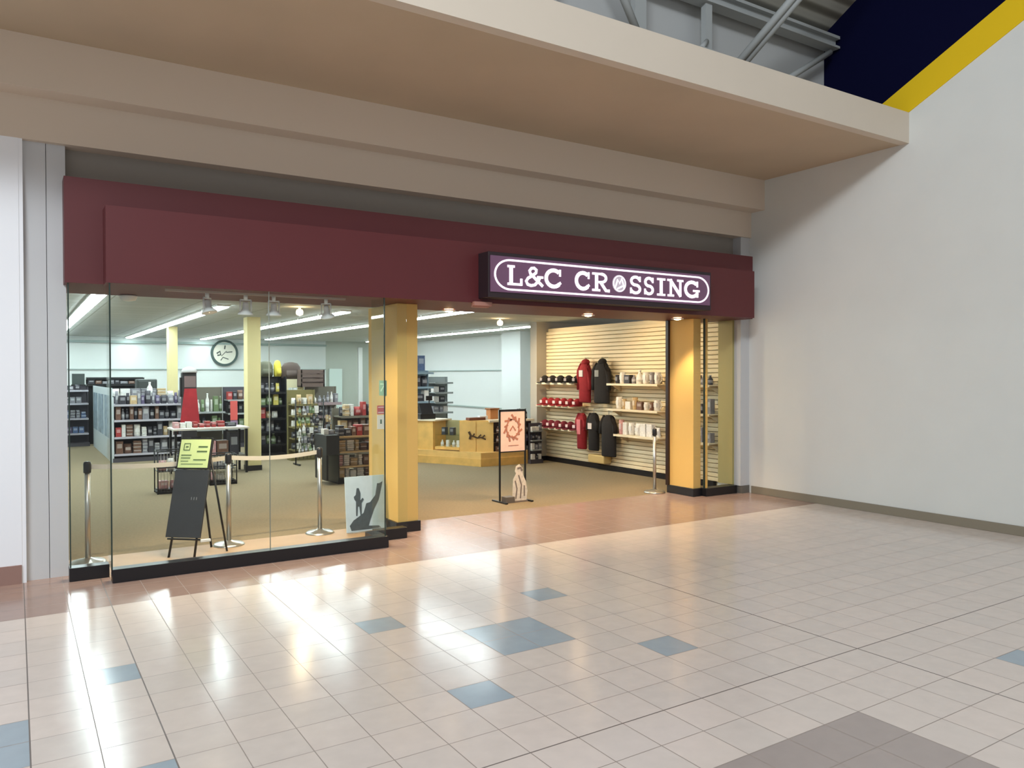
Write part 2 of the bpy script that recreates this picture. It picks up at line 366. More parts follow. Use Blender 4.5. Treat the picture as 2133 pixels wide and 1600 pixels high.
G['S'] = [(arc(.5, .72, .30, .22, 20, 270), .16), (arc(.5, .28, .32, .22, 90, -160), .16), ([(.82, .68), (.82, .98)], .1), ([(.17, .02), (.17, .34)], .1)]
G['I'] = [([(.5, .02), (.5, .98)], S*1.05), bar(.12, .88, .06), bar(.12, .88, .94)]
G['N'] = [([(.24, .02), (.24, .98)], .15), ([(.80, .02), (.80, .98)], .15), ([(.2, .96), (.82, .05)], .19), bar(.06, .42, .06), bar(.04, .3, .94), bar(.62, .98, .94)]
G['&'] = [([(.98, .05), (.32, .66), (.28, .80), (.38, .93), (.52, .95), (.64, .86), (.62, .72), (.46, .58), (.20, .42), (.10, .26), (.18, .10), (.36, .05), (.56, .10), (.72, .28), (.84, .50)], .15), bar(.68, 1.0, .50)]
lay = [('L', 4.847, 5.085), ('&', 5.096, 5.37), ('C', 5.38, 5.66), ('C', 5.84, 6.10), ('R', 6.11, 6.41), ('S', 6.72, 6.96), ('S', 6.97, 7.18), ('I', 7.20, 7.39), ('N', 7.395, 7.71), ('G', 7.715, 8.02)]
for ch, a, b in lay:
    at(face, strokes(G[ch], S, a, 2.952, b-a, .235, 7.697, 7.708), 'letter', LETM)
# stadium outline
pts = arc(4.90, 3.072, .21, .172, 90, 270) + arc(7.98, 3.072, .21, .172, -90, 90)
pts.append(pts[0])
at(face, strokes([(pts, .022)], .02, 0, 0, 1, 1, 7.697, 7.708), 'oval_outline', LETM)
em = MB()
em.prism(arc(6.565, 3.07, .115, .112, 0, 345, 23), 'y', 7.698, 7.708)
emb = at(face, em, 'round_emblem', mat('emblem_grey', (150, 140, 150), .5, emit=(190, 180, 190), es=.62))
at(face, strokes([([(-.075, -.06), (-.03, .05), (.0, .0), (.035, .07), (.08, -.055)], .022), ([(-.04, -.07), (.05, -.03)], .02), (arc(0, 0, .10, .098, 0, 360, 24), .012)], .02, 6.565, 3.07, 1, 1, 7.694, 7.699), 'emblem_relief', LETM)
tag(MB().box(4.53, 7.90, 2.715, 4.77, 7.95, 2.76).box(4.55, 7.94, 2.70, 4.75, 8.02, 2.75).build('motion_sensor', mat('sensor_tan', (176, 126, 112), .5)), 'small tan sensor box under the fascia left of the sign', 'sensor')
# downlights
for i, (x, y, lab) in enumerate(((4.80, 9.05, 'recessed downlight nearest the left yellow column'), (6.88, 8.75, 'recessed downlight in the middle of the entrance soffit'), (8.50, 8.62, 'recessed downlight nearest the right yellow column'))):
    t = thing('recessed_downlight', lab, 'downlight', (x, y, 2.75))
    tr_ = MB().lathe([(.085, .0), (.095, .0), (.095, .012), (.085, .012)]).build('trim_ring', WHT, t); tr_.location = (0, 0, -.012)
    b_ = MB().lathe([(.002, -.028), (.04, -.022), (.06, -.008), (.062, .002)]).build('lamp_bulb', WARM, t); b_.location = (0, 0, 0)
    l = bpy.data.lights.new('downlight_beam', 'SPOT'); l.energy = 120 if i == 2 else 260; l.color = (1, .70, .40); l.spot_size = 1.35 if i == 2 else 1.95; l.spot_blend = .6; l.shadow_soft_size = .05
    lo = bpy.data.objects.new('downlight_beam', l); col.objects.link(lo); lo.parent = t; lo.location = (0, 0, -.05)
# track with heads
tk = thing('track_light_rail', 'grey track rail under the soffit behind the show window', 'track', (2.1, 8.30, 2.74))
at(tk, MB().box(1.25, 8.28, 2.735, 3.1, 8.32, 2.76), 'rail', mat('rail_beige', (176, 160, 148), .4))
def track_head(x, lab, tilt, rz):
    t = thing('track_spotlight', lab, 'spotlight', (x, 8.30, 2.735), rz, None)
    MB().tube((0, 0, 0), (0, 0, -.05), .02).build('stem', WHT, t)
    MB().tube((-.055, 0, -.05), (-.055, 0, -.17), .008).tube((.055, 0, -.05), (.055, 0, -.17), .008).tube((-.055, 0, -.05), (.055, 0, -.05), .009).build('yoke', WHT, t)
    h = MB().lathe([(.022, .02), (.03, .0), (.034, -.06), (.075, -.10), (.078, -.115), (.06, -.112)]).build('lamp_shade', WHT, t)
    h.location = (0, 0, -.09); h.rotation_euler = (tilt, 0, 0)
    b_ = MB().lathe([(.002, -.112), (.05, -.11), (.055, -.10)]).build('lamp_bulb', WARM, t); b_.location = h.location; b_.rotation_euler = h.rotation_euler
    l = bpy.data.lights.new('track_beam', 'SPOT'); l.energy = 100; l.color = (1, .78, .52); l.spot_size = 2.0; l.spot_blend = .8; l.shadow_soft_size = .04
    lo = bpy.data.objects.new('track_beam', l); col.objects.link(lo); lo.parent = t
    lo.location = (0, math.sin(tilt)*.15, -.09-.15*math.cos(tilt)); lo.rotation_euler = (tilt, 0, 0)
for x, tl, rz, lab in ((1.64, -.25, .7, 'leftmost white track spotlight, tilted over the black easel board'), (2.02, .1, .0, 'second white track spotlight from the left on the rail'), (2.31, .05, 0, 'third white track spotlight from the left on the rail'), (2.88, .35, -.8, 'rightmost white track spotlight near the yellow column')):
    track_head(x, lab, tl, rz)
for x, y, lab in ((8.40, 13.6, 'small glowing lamp under the shop ceiling above the counter'), (4.05, 13.0, 'glowing lamp under the shop ceiling right of the track lights'), (8.2, 10.7, 'unseen lamp added behind the fascia to warm the slatted wall')):  # the third lamp is unseen, added to brighten the slatted wall
    t = thing('ceiling_spotlight', lab, 'spotlight', (x, y, 3.05))
    MB().tube((0, 0, 0), (0, 0, -.05), .02).build('stem', WHT, t)
    MB().lathe([(.002, -.15), (.05, -.13), (.06, -.09), (.045, -.05), (.02, -.045)]).build('lamp_bulb', WARM, t)
    l = bpy.data.lights.new('spot_beam', 'SPOT'); l.energy = 150 if x > 8 else 120; l.color = (1, .76, .46); l.spot_size = 2.1; l.spot_blend = .9; l.shadow_soft_size = .05
    lo = bpy.data.objects.new('spot_beam', l); col.objects.link(lo); lo.parent = t; lo.location = (0, 0, -.17)
    lo.rotation_euler = (Vector((1.7, -.6, -1.6)) if x > 8 else Vector((0, -.4, -1))).to_track_quat('-Z', 'Y').to_euler()
tag(MB().lathe([(.085, 0), (.09, -.01), (.07, -.05), (.03, -.06)], (1.02, 9.2, 2.755)).build('soffit_lamp', WHT), 'small round white lamp under the soffit at left', 'lamp')

ORD = ['first', 'second', 'third', 'fourth', 'fifth', 'sixth', 'seventh', 'eighth', 'ninth', 'tenth', 'eleventh', 'twelfth', 'thirteenth', 'fourteenth', 'fifteenth', 'sixteenth', 'seventeenth', 'eighteenth']
# fluorescent fixtures in rows running back
def fixture(first, loc, lab, grp):
    if first is None:
        t = thing('fluorescent_fixture', lab, 'ceiling light', loc, 0, grp)
        hs = MB().box(-.10, -.60, -.03, .10, .60, 0).build('housing', WHT, t)
        MB().box(-.085, -.585, -.05, .085, .585, -.03, bev=.008).build('diffuser', TUBE, t)
        return t
    return dup(first, loc, None, lab, grp)
fx = None
rows = [(.98, 10.4, 25.2, 'leftmost row of ceiling lights'), (2.86, 13.2, 25.2, 'ceiling light row above the green menu'), (4.95, 13.2, 25.2, 'ceiling light row above the columns'),
        (6.75, 11.2, 25.0, 'ceiling light row ending beside the yellow column'), (10.15, 15.0, 25.4, 'ceiling light row above the counter')]
for x, y0, y1, g in rows:
    y = y0+.6; k = 0
    while y < y1:
        f_ = fixture(fx, (x, y, 3.05), f'slim fluorescent fixture, {ORD[k]} from the front in the '+g.replace('ceiling light ', ''), 'fluorescent fixtures, '+g)
        fx = fx or f_; y += 1.26; k += 1

# shop columns
for x0, y0, x1, y1, lab in ((3.86, 15.75, 4.12, 16.05, 'square yellow column inside the shop behind the window joint'), (3.06, 19.9, 3.26, 20.2, 'slim yellow column far back in the shop left of the round emblem')):
    t = thing('shop_column', lab, 'column', ((x0+x1)/2, (y0+y1)/2, 0))
    at(t, MB().box(x0, y0, .1, x1, y1, 3.05, bev=.006), 'shaft', mat('shop_column_paint', (214, 200, 148), .7))
    at(t, MB().box(x0-.01, y0-.01, 0, x1+.01, y1+.01, .1), 'base', BLACK)

# round wall emblem
ce = thing('round_wall_emblem', 'large round emblem with dark rim on the back wall', 'wall sign', (5.64, 25.93, 2.60))
ring = MB()
for i in range(36):
    a0, a1 = 2*math.pi*i/36, 2*math.pi*(i+1)/36
    ring.prism([(.42*math.cos(a0), .42*math.sin(a0)), (.42*math.cos(a1), .42*math.sin(a1)), (.35*math.cos(a1), .35*math.sin(a1)), (.35*math.cos(a0), .35*math.sin(a0))], 'y', -.03, .02)
ring.build('rim', mat('emblem_rim', (56, 74, 70), .5), ce)
MB().prism([(.36*math.cos(2*math.pi*i/36), .36*math.sin(2*math.pi*i/36)) for i in range(36)], 'y', -.01, .02).build('disc', mat('emblem_disc', (214, 210, 196), .6), ce)
strokes([([(-.24, -.02), (-.14, .05), (-.12, -.06), (-.22, -.08)], .05), ([(0, .12), (.02, .24)], .04), ([(.05, .02), (.24, .04)], .03), ([(-.12, -.24), (-.05, -.14), (.12, -.2)], .03), ([(-.1, -.1), (.06, .06)], .02)], .03, 0, 0, 1, 1, -.014, -.009).build('emblem_artwork', mat('emblem_ink', (66, 74, 68), .6), ce)

# ------------------------------------------------------------------ generic merchandise
COLS = {'dark': (48, 46, 54), 'grey': (128, 126, 132), 'white': (220, 216, 210), 'red': (160, 52, 50), 'blue': (78, 98, 134), 'tan': (188, 160, 118),
        'green': (104, 124, 84), 'yellow': (206, 190, 96), 'brown': (108, 76, 60), 'pink': (196, 146, 146), 'purple': (84, 74, 104), 'orange': (196, 112, 62), 'black': (26, 26, 28)}
protos = {}
def proto(kind, c, size):
    key = (kind, c, size)
    if key in protos: return protos[key]
    w_, d_, h_ = size; m1 = mat('pack_'+c, COLS[c], .5, noise=.15, nscale=25); m2 = mat('pack_print_'+c, tuple(min(255, int(v*.5+110)) for v in COLS[c]), .5)
    mb = MB()
    if kind == 'package':
        mb.box(-w_/2, -d_/2, 0, w_/2, d_/2, h_, bev=.004); mb.box(-w_*.34, -d_/2-.001, h_*.45, w_*.34, -d_/2+.001, h_*.8, mi=1)
    elif kind == 'bottle':
        r = w_/2; mb.lathe([(r*.92, 0), (r, .01), (r, h_*.6), (r*.4, h_*.8), (r*.38, h_*.92)], n=12); mb.lathe([(r*.45, h_*.9), (r*.45, h_)], n=12, mi=1); mb.lathe([(r*1.02, h_*.18), (r*1.02, h_*.5)], n=12, mi=1)
    elif kind == 'mug':
        r = w_/2; mb.lathe([(r*.85, 0), (r, h_*.1), (r, h_), (r*.88, h_), (r*.85, h_*.12)], n=14)
        prev = None
        for i in range(7):
            a = math.radians(-80+160*i/6); p = (r*.95+h_*.28*math.cos(a), 0, h_*.5+h_*.32*math.sin(a))
            if prev: mb.tube(prev, p, .009, n=6)
            prev = p
        mb.box(-r*.6, -r*1.01, h_*.35, r*.6, -r*.85, h_*.75, mi=1)
    elif kind == 'bag':
        mb.loft([((0, 0, 0), (w_*.48, 0, 0), (0, d_*.4, 0)), ((0, 0, h_*.2), (w_*.5, 0, 0), (0, d_*.5, 0)), ((0, 0, h_*.75), (w_*.46, 0, 0), (0, d_*.35, 0)), ((0, 0, h_), (w_*.44, 0, 0), (0, d_*.06, 0))], n=12)
        mb.box(-w_*.3, -d_*.5, h_*.35, w_*.3, -d_*.42, h_*.65, mi=1)
    elif kind == 'stack':
        n = max(2, int(h_/.035))
        for i in range(n):
            mb.box(-w_/2+random.uniform(0, .012), -d_/2, i*h_/n, w_/2-random.uniform(0, .012), d_/2, (i+1)*h_/n-.003, mi=i % 2, bev=.006)
    me = bpy.data.meshes.new(kind); mb.bm.normal_update(); mb.bm.to_mesh(me); mb.bm.free(); me.materials.append(m1); me.materials.append(m2)
    protos[key] = me; return me
NAMES = {'package': ('packaged_item', 'packaged item', 'package'), 'bottle': ('bottle', 'bottle', 'bottle'), 'mug': ('mug', 'mug', 'mug'), 'bag': ('snack_bag', 'filled bag', 'bag'), 'stack': ('folded_stack', 'folded stack', 'folded goods')}
def stock(kind, c, size, loc, rz, where, pos=''):
    me = proto(kind, c, size); nm, en, cat = NAMES[kind]
    o = bpy.data.objects.new(nm, me); col.objects.link(o); o.location = loc; o.rotation_euler = (0, 0, rz)
    lab = f'{c} {en}{pos} {where}'
    return tag(o, lab, cat, f'{en}s {where}')
def fill(p0, p1, zz, kinds, cols, hmax, where, wd=(.10, .18), dd=.16, gap=.012, rz=0, rnd=None):
    """a row of goods from p0 to p1 on a shelf at height zz"""
    p0 = Vector((*p0, 0)); p1 = Vector((*p1, 0)); L = (p1-p0).length; d = (p1-p0).normalized(); t = 0
    k_ = 0; side = 'right' if rz else 'left'
    R_ = random.Random(hash((round(p0.x, 2), round(p0.y, 2), round(zz, 2))) & 0xffff)
    while t < L-wd[0]:
        w_ = R_.choice([wd[0], (wd[0]+wd[1])/2, wd[1]])
        if t+w_ > L: break
        k = R_.choice(kinds); c = R_.choice(cols); h_ = round(hmax*R_.choice([.62, .8, .95]), 3)
        p = p0+d*(t+w_/2)
        stock(k, c, (round(w_*(.8 if k in ('bottle', 'mug') else .95), 3), min(dd, w_*1.2) if k not in ('package', 'stack') else dd, h_), (p.x, p.y, zz), rz, where, f', {ORD[k_]} from {side},'); k_ += 1
        t += w_+gap

# ------------------------------------------------------------------ shelving fixtures
def gondola(lab, x0, y0, x1, y1, zs, top, frame, shelfm, lip=.04, endm=None, back=True, cat='shelf', nm='gondola_shelf'):
    """open shelving facing -Y, footprint x0..x1, y0 (front)..y1 (back)"""
    t = thing(nm, lab, cat, ((x0+x1)/2, (y0+y1)/2, 0))
    if back: at(t, MB().box(x0, y1-.03, .08, x1, y1, top), 'back_panel', frame)
    at(t, MB().box(x0, y0+.02, 0, x1, y1, .09), 'base_deck', frame)
    for xa in (x0, x1-.025): at(t, MB().box(xa, y0+.03 if endm else y1-.06, .09, xa+.025, y1, top), 'end_panel' if endm else 'upright', endm or frame)
    for zz in zs: at(t, MB().box(x0+.026, y0, zz-.025, x1-.026, y1-.031, zz).box(x0+.026, y0-.008, zz-lip, x1-.026, y0, zz+.006), 'shelf', shelfm)
    return t
# long gondola with the pale end panel
g1 = gondola('long lilac grey gondola shelving with pale blue end panel at left', 1.76, 18.8, 3.3, 19.5, (.18, .55, .92, 1.26), 1.42, mat('gondola_dark', (70, 66, 74), .6), LILAC, endm=mat('end_panel_pale', (196, 204, 208), .5))
at(g1, MB().box(1.742, 19.5, 0, 1.76, 23.6, 1.62).box(1.742, 18.83, 0, 1.76, 19.5, 1.62), 'long_side_panel', mat('end_panel_pale'))
at(g1, MB().box(1.76, 19.5, 0, 3.3, 23.6, 1.40), 'rear_body', mat('gondola_dark'))
pm = mat('panel_picture_blue', (128, 144, 158), .5, noise=.5, nscale=6)
for k, (a, b) in enumerate(((19.1, 20.4), (20.7, 22.0), (22.3, 23.4))):
    at(g1, MB().box(1.734, a, .5, 1.742, b, 1.45), 'side_picture', pm)
W1 = 'on the {} shelf of the long gondola'
fill((1.82, 18.98), (3.24, 18.98), .18, ['package', 'stack', 'bag'], ['dark', 'brown', 'grey', 'dark'], .34, W1.format('lowest'), (.12, .18), .2, .004)
fill((1.82, 18.96), (3.24, 18.96), .55, ['package', 'stack', 'bag'], ['brown', 'dark', 'red', 'white', 'tan', 'dark'], .33, W1.format('second'), (.08, .15), .16, .004)
fill((1.82, 18.96), (3.24, 18.96), .92, ['package', 'bag', 'package', 'bottle'], ['grey', 'dark', 'tan', 'brown', 'dark'], .30, W1.format('third'), (.08, .14), .16, .004)
fill((1.82, 18.96), (3.24, 18.96), 1.26, ['package', 'bag'], ['purple', 'dark', 'grey', 'purple', 'dark', 'tan'], .31, W1.format('highest'), (.07, .14), .16, .004)
fill((1.85, 19.9), (3.2, 19.9), 1.40, ['package', 'bag', 'stack'], ['white', 'grey', 'tan', 'grey'], .20, 'standing along the top of the long gondola', (.12, .2))
# dark display rail and equipment on the gondola further back
t = thing('wall_display_rail', 'long dark display rail with gaps behind the long gondola', 'rail', (2.1, 24.2, 1.5))
at(t, MB().box(1.62, 24.0, 1.60, 3.05, 24.3, 1.66).box(1.62, 24.0, 1.78, 3.05, 24.3, 1.83).box(1.62, 24.28, 0, 3.05, 24.3, 1.84), 'rail_frame', BLKM)
fill((1.66, 24.12), (3.0, 24.12), 1.66, ['package'], ['dark', 'brown', 'grey'], .12, 'in the dark display rail', (.12, .2), .15)
tag(MB().box(2.50, 21.0, 1.40, 2.96, 21.4, 1.80, bev=.03).box(2.54, 20.97, 1.55, 2.9, 21.0, 1.75, bev=.01).build('printer', mat('printer_dark', (52, 56, 54), .5)), 'dark boxy machine on top of the long gondola', 'printer')
stock('bottle', 'white', (.12, .12, .34), (2.62, 19.75, 1.40), 0, 'in front of the dark boxy machine')
# far left shelving
gondola('dark shelving at the far left behind the narrow glass pane', .9, 23.6, 1.66, 24.1, (.35, .75, 1.15, 1.5), 1.62, mat('gondola_dark'), LILAC)
for zz, w_ in ((.35, 'lowest'), (.75, 'second'), (1.15, 'third')): fill((.95, 23.8), (1.62, 23.8), zz, ['package', 'stack'], ['dark', 'purple', 'grey', 'blue'], .27, f'on the {w_} shelf of the far left shelving', (.1, .16))
fill((.95, 23.8), (1.62, 23.8), 1.5, ['bag', 'package'], ['dark', 'grey'], .16, 'on top shelf of the far left shelving', (.14, .2))
t = thing('small_shelf_sign', 'small dark square sign on top of the far left shelving', 'sign', (1.42, 23.95, 1.62))
MB().box(-.15, -.02, .03, .15, .02, .32).build('sign_board', mat('chalk_dark', (54, 62, 60), .6), t)
MB().box(-.17, -.03, .0, .17, .03, .03).build('sign_foot', BLKM, t)
# black tower with red banner and cap
t = thing('banner_tower', 'black display tower with a red tapering banner', 'display', (3.03, 17.2, 0))
MB().box(-.14, -.05, 0, .14, .12, 1.95, bev=.01).build('tower_body', mat('tower_dark', (40, 36, 38), .5), t)
MB().prism([(-.19, .9), (.19, .9), (.13, 1.62), (-.10, 1.62)], 'y', -.075, -.052).build('red_banner', mat('banner_red', (168, 34, 44), .7, noise=.15, nscale=8), t)
MB().box(-.1, -.06, 1.65, .12, -.05, 1.88).build('header_card', mat('header_card', (120, 100, 100), .6), t)
MB().box(-.17, -.02, 1.45, -.14, .1, 1.85).build('side_arm', BLKM, t)
tag(MB().lathe([(.15, 0), (.16, .02), (.13, .08), (.06, .12), (.01, .13)], (3.04, 17.22, 1.95)).build('pale_hat', mat('hat_grey', (176, 172, 172), .8)), 'small pale grey hat lying on top of the black tower', 'hat')
# rear racks behind the tower
gondola('rear wall rack with green hanging goods left of the yellow column', 3.70, 21.0, 4.6, 21.5, (.5, .95), 1.58, mat('rack_taupe', (110, 104, 92), .7), STEELW, nm='wall_rack', cat='rack')
fill((3.75, 21.2), (4.55, 21.2), .95, ['bottle', 'package', 'bag'], ['green', 'grey', 'green', 'white'], .5, 'on the upper shelf of the rear wall rack', (.06, .12))
fill((3.75, 21.2), (4.55, 21.2), .5, ['package', 'bag'], ['green', 'tan', 'dark'], .36, 'on the lower shelf of the rear wall rack', (.08, .14))
gondola('rear wall rack with dark goods beside the pink poster', 4.62, 21.0, 5.4, 21.5, (.5, .9, 1.25), 1.58, mat('gondola_dark'), STEELW, nm='wall_rack', cat='rack')
fill((4.66, 21.2), (5.36, 21.2), 1.25, ['package', 'bag'], ['red', 'dark', 'brown', 'pink'], .26, 'on the top shelf beside the pink poster', (.1, .16))
fill((4.66, 21.2), (5.36, 21.2), .9, ['package'], ['dark', 'green', 'black'], .28, 'on the middle shelf beside the pink poster', (.1, .16))
fill((4.66, 21.2), (5.36, 21.2), .5, ['package'], ['purple', 'dark', 'green'], .3, 'on the low shelf beside the pink poster', (.1, .16))
t = thing('pink_poster', 'pink red vertical poster hanging on the rear wall rack', 'poster', (4.79, 20.985, .5))
MB().box(-.09, -.008, .22, .09, .0, .72).build('poster_sheet', mat('poster_pink', (214, 92, 86), .6), t)
MB().box(-.09, -.008, 0, .09, 0, .21).build('poster_lower', mat('poster_lilac', (150, 118, 150), .6), t)
# table with fabric-like goods in the middle
t = thing('display_table', 'low display table with pale top edge left of the yellow column', 'table', (3.1, 15.8, 0))
at(t, MB().box(2.45, 15.5, .86, 3.83, 16.2, .895, bev=.004), 'tabletop', mat('table_edge_pale', (208, 200, 190), .5))
for x in (2.5, 3.78):
    for y in (15.55, 16.12): at(t, MB().box(x-.02, y-.02, 0, x+.02, y+.02, .86), 'leg', BLKM)
at(t, MB().box(2.5, 15.55, .32, 3.8, 16.15, .35), 'lower_shelf', mat('rack_taupe'))
fill((2.5, 15.85), (3.8, 15.85), .895, ['package', 'stack'], ['white', 'dark', 'pink', 'grey', 'red'], .12, 'on the low display table', (.1, .2), .2)
fill((2.55, 15.75), (3.75, 15.75), .35, ['bag', 'stack', 'package'], ['brown', 'pink', 'grey', 'dark', 'pink'], .46, 'on the lower shelf of the display table', (.14, .22), .26)
# wire racks
def wire_rack(lab, x, y, w_, d_, h_, bask):
    t = thing('wire_rack', lab, 'rack', (x, y, 0))
    fr = MB()
    for a in (-w_/2, w_/2):
        for b in (-d_/2, d_/2): fr.tube((a, b, 0), (a, b, h_), .01, n=6)
    for zz in (.03, h_*.62, h_):
        for a, b in (((-w_/2, -d_/2), (w_/2, -d_/2)), ((-w_/2, d_/2), (w_/2, d_/2)), ((-w_/2, -d_/2), (-w_/2, d_/2)), ((w_/2, -d_/2), (w_/2, d_/2))):
            fr.tube((*a, zz), (*b, zz), .01, n=6)
    fr.build('frame', BLKM, t)
    g = MB(); n = int(w_/.045)
    for i in range(1, n): g.tube((-w_/2+w_*i/n, -d_/2, .03), (-w_/2+w_*i/n, -d_/2, h_), .004, n=4)
    g.build('wire_grid', CHROME, t)
    MB().box(-w_/2, -d_/2, .0, w_/2, d_/2, .05).build('base_tray', BLACK, t)
    for k in range(bask):
        zz = .06+k*(h_-.1)/bask
        MB().box(-w_/2+.01, -d_/2+.01, zz, w_/2-.01, d_/2-.01, zz+.01).build('wire_shelf', BLKM, t)
        fill((x-w_/2+.03, y), (x+w_/2-.03, y), zz+.012, ['package', 'bag'], ['white', 'grey', 'tan', 'pink'], (h_-.1)/bask*.7, {True: 'in the wire rack behind the black easel', False: 'in the wire rack right of the easel'}[x < 2.5], (.1, .15), .14)
    return t
wire_rack('low wire rack with a black base behind the left of the easel', 2.10, 13.6, .42, .35, .68, 2)
wire_rack('low wire rack standing right of the easel', 3.02, 14.2, .44, .35, .52, 2)
# black bookshelf with toys, behind yellow column
gondola('tall black bookcase with yellow goods behind the yellow column', 4.52, 18.0, 5.3, 18.4, (.3, .6, .9, 1.2, 1.5), 1.86, BLACK, BLACK, endm=BLACK, nm='bookcase', cat='bookcase')
for zz, c_ in ((.3, ['green', 'dark']), (.6, ['white', 'dark', 'grey']), (.9, ['tan', 'red', 'white']), (1.2, ['yellow', 'tan', 'green']), (1.5, ['dark', 'yellow', 'white'])):
    fill((4.56, 18.18), (5.26, 18.18), zz, ['package', 'bag', 'bottle'], c_, .26, {.3: 'on the lowest bookcase shelf', .6: 'on the second bookcase shelf', .9: 'on the third bookcase shelf', 1.2: 'on the fourth bookcase shelf', 1.5: 'on the highest bookcase shelf'}[zz], (.09, .15))
gondola('slatted rack of yellow packets right of the black bookcase', 5.1, 17.0, 5.72, 17.35, (.25, .5, .75, 1.0, 1.25), 1.56, mat('rack_olive', (118, 108, 66), .7), mat('rack_olive'), nm='packet_rack', cat='rack')
for i, zz in enumerate((.25, .5, .75, 1.0, 1.25)):
    fill((5.13, 17.12), (5.69, 17.12), zz, ['bag', 'package'], ['yellow', 'tan', 'white'] if i > 1 else ['white', 'green', 'dark'], .22, 'on the {} shelf of the yellow packet rack'.format(['lowest', 'second', 'third', 'fourth', 'top'][i]), (.08, .12), .12)
def bagback(x, y, zz, c, lab, w_=.3, h_=.38):
    t = thing('backpack', lab, 'backpack', (x, y, zz))
    MB().loft([((0, 0, 0), (w_*.45, 0, 0), (0, .10, 0)), ((0, 0, h_*.1), (w_*.5, 0, 0), (0, .13, 0)), ((0, 0, h_*.7), (w_*.48, 0, 0), (0, .12, 0)), ((0, 0, h_*.93), (w_*.34, 0, 0), (0, .08, 0)), ((0, 0, h_), (w_*.1, 0, 0), (0, .03, 0))], n=16).build('bag_body', c, t)
    MB().loft([((0, -.13, h_*.12), (w_*.32, 0, 0), (0, .03, 0)), ((0, -.14, h_*.25), (w_*.34, 0, 0), (0, .045, 0)), ((0, -.125, h_*.5), (w_*.3, 0, 0), (0, .03, 0))], n=12).build('front_pocket', c, t)
bagback(4.88, 18.25, 1.86, mat('bag_olive', (92, 92, 76), .8), 'olive backpack on top of the black bookcase', .34, .36)
bagback(5.14, 18.2, 1.86, mat('bag_yellow', (206, 190, 70), .8), 'bright yellow bag between the olive and brown ones', .17, .38)
bagback(5.47, 18.25, 1.80, mat('bag_brown', (86, 72, 66), .8), 'large brown backpack at the right end of the bookcase', .47, .40)
tag(MB().box(5.31, 18.05, 1.60, 5.72, 18.45, 1.80).box(5.31, 18.05, 0, 5.35, 18.45, 1.6).box(5.68, 18.05, 0, 5.72, 18.45, 1.6).build('white_shelf_ledge', mat('ledge_cream', (222, 214, 180), .6)), 'cream ledge carrying the brown backpack', 'shelf')
# right neighbouring fixture: pinkish grey crate display
gondola('taupe wooden display rack with a slotted crate on top', 5.75, 17.6, 6.5, 18.1, (.3, .62, .95, 1.25), 1.62, mat('rack_taupe'), mat('rack_mauve', (150, 130, 134), .6), nm='display_rack', cat='rack', lip=.06)
for i, zz in enumerate((.3, .62, .95, 1.25)):
    fill((5.8, 17.8), (6.46, 17.8), zz, ['package', 'stack', 'bottle'], ['grey', 'brown', 'white', 'dark'], .26, 'on the {} shelf of the taupe display rack'.format(['lowest', 'second', 'third', 'top'][i]), (.08, .14))
t = thing('slotted_crate', 'brown slotted crate on top of the taupe display rack', 'crate', (5.82, 17.85, 1.62))
cr = MB()
for k in range(4): cr.box(-.28, -.15, .02+k*.1, .28, -.13, .085+k*.1)
cr.box(-.28, -.15, 0, -.25, .15, .4).box(.25, -.15, 0, .28, .15, .4).box(-.28, .13, 0, .28, .15, .4).box(-.28, -.15, 0, .28, .15, .02)
cr.build('crate_body', mat('crate_brown', (96, 78, 72), .6), t)
# grid rack with peg goods
def peg_rack(lab, x0, y, x1, h_, cols_, where):
    t = thing('grid_panel_rack', lab, 'rack', ((x0+x1)/2, y, 0))
    g = MB(); w_ = x1-x0
    for i in range(int(w_/.08)+1): g.tube((-w_/2+i*.08, 0, .12), (-w_/2+i*.08, 0, h_), .005, n=4)
    for j in range(int(h_/.1)): g.tube((-w_/2, .006, .12+j*.1), (w_/2, .006, .12+j*.1), .005, n=4)
    g.build('wire_grid', BLKM, t)
    MB().tube((-w_/2, 0, 0), (-w_/2, 0, h_), .014).tube((w_/2, 0, 0), (w_/2, 0, h_), .014).box(-w_/2, -.2, 0, -w_/2+.04, .2, .03).box(w_/2-.04, -.2, 0, w_/2, .2, .03).build('frame', BLKM, t)
    zz = .25
    k = 0
    while zz < h_-.18:
        fill((x0+.03, y-.07), (x1-.03, y-.07), zz, ['package', 'bottle'], cols_, .19, 'in row {} of {}'.format(['one', 'two', 'three', 'four', 'five', 'six', 'seven', 'eight'][k], where), (.05, .09), .05, .008)
        zz += .21; k += 1
peg_rack('black wire grid rack hung with small white and green packs', 4.95, 16.2, 5.55, 1.38, ['white', 'green', 'grey', 'dark'], 'the left grid rack')
peg_rack('black wire grid rack hung with small packs further right', 5.62, 16.4, 6.2, 1.2, ['white', 'tan', 'dark', 'grey'], 'the right grid rack')
# gondola running away with brown goods, and the black framed rack in front of the yellow column
gondola('brown goods shelving behind the black framed rack', 5.55, 15.2, 6.6, 15.7, (.3, .75, 1.05), 1.2, mat('rack_taupe'), mat('rack_taupe'), nm='low_shelving', cat='shelf')
for zz, w_ in ((.3, 'lowest'), (.75, 'middle'), (1.05, 'top')): fill((5.6, 15.4), (6.55, 15.4), zz, ['package', 'stack', 'bag'], ['brown', 'tan', 'dark', 'red', 'white', 'brown'], .26 if zz < 1 else .3, f'on the {w_} shelf of the low brown shelving', (.08, .16))
t = gondola('black framed rack with tan shelves beside the yellow column', 4.70, 12.95, 5.62, 13.5, (.30, .56, .82), .98, BLKM, mat('shelf_tan', (176, 146, 104), .6), back=False, nm='bakery_rack', cat='rack', lip=.02)
at(t, MB().box(4.47, 12.9, .52, 4.70, 13.5, .86), 'side_box', mat('side_box_dark', (34, 36, 38), .5))
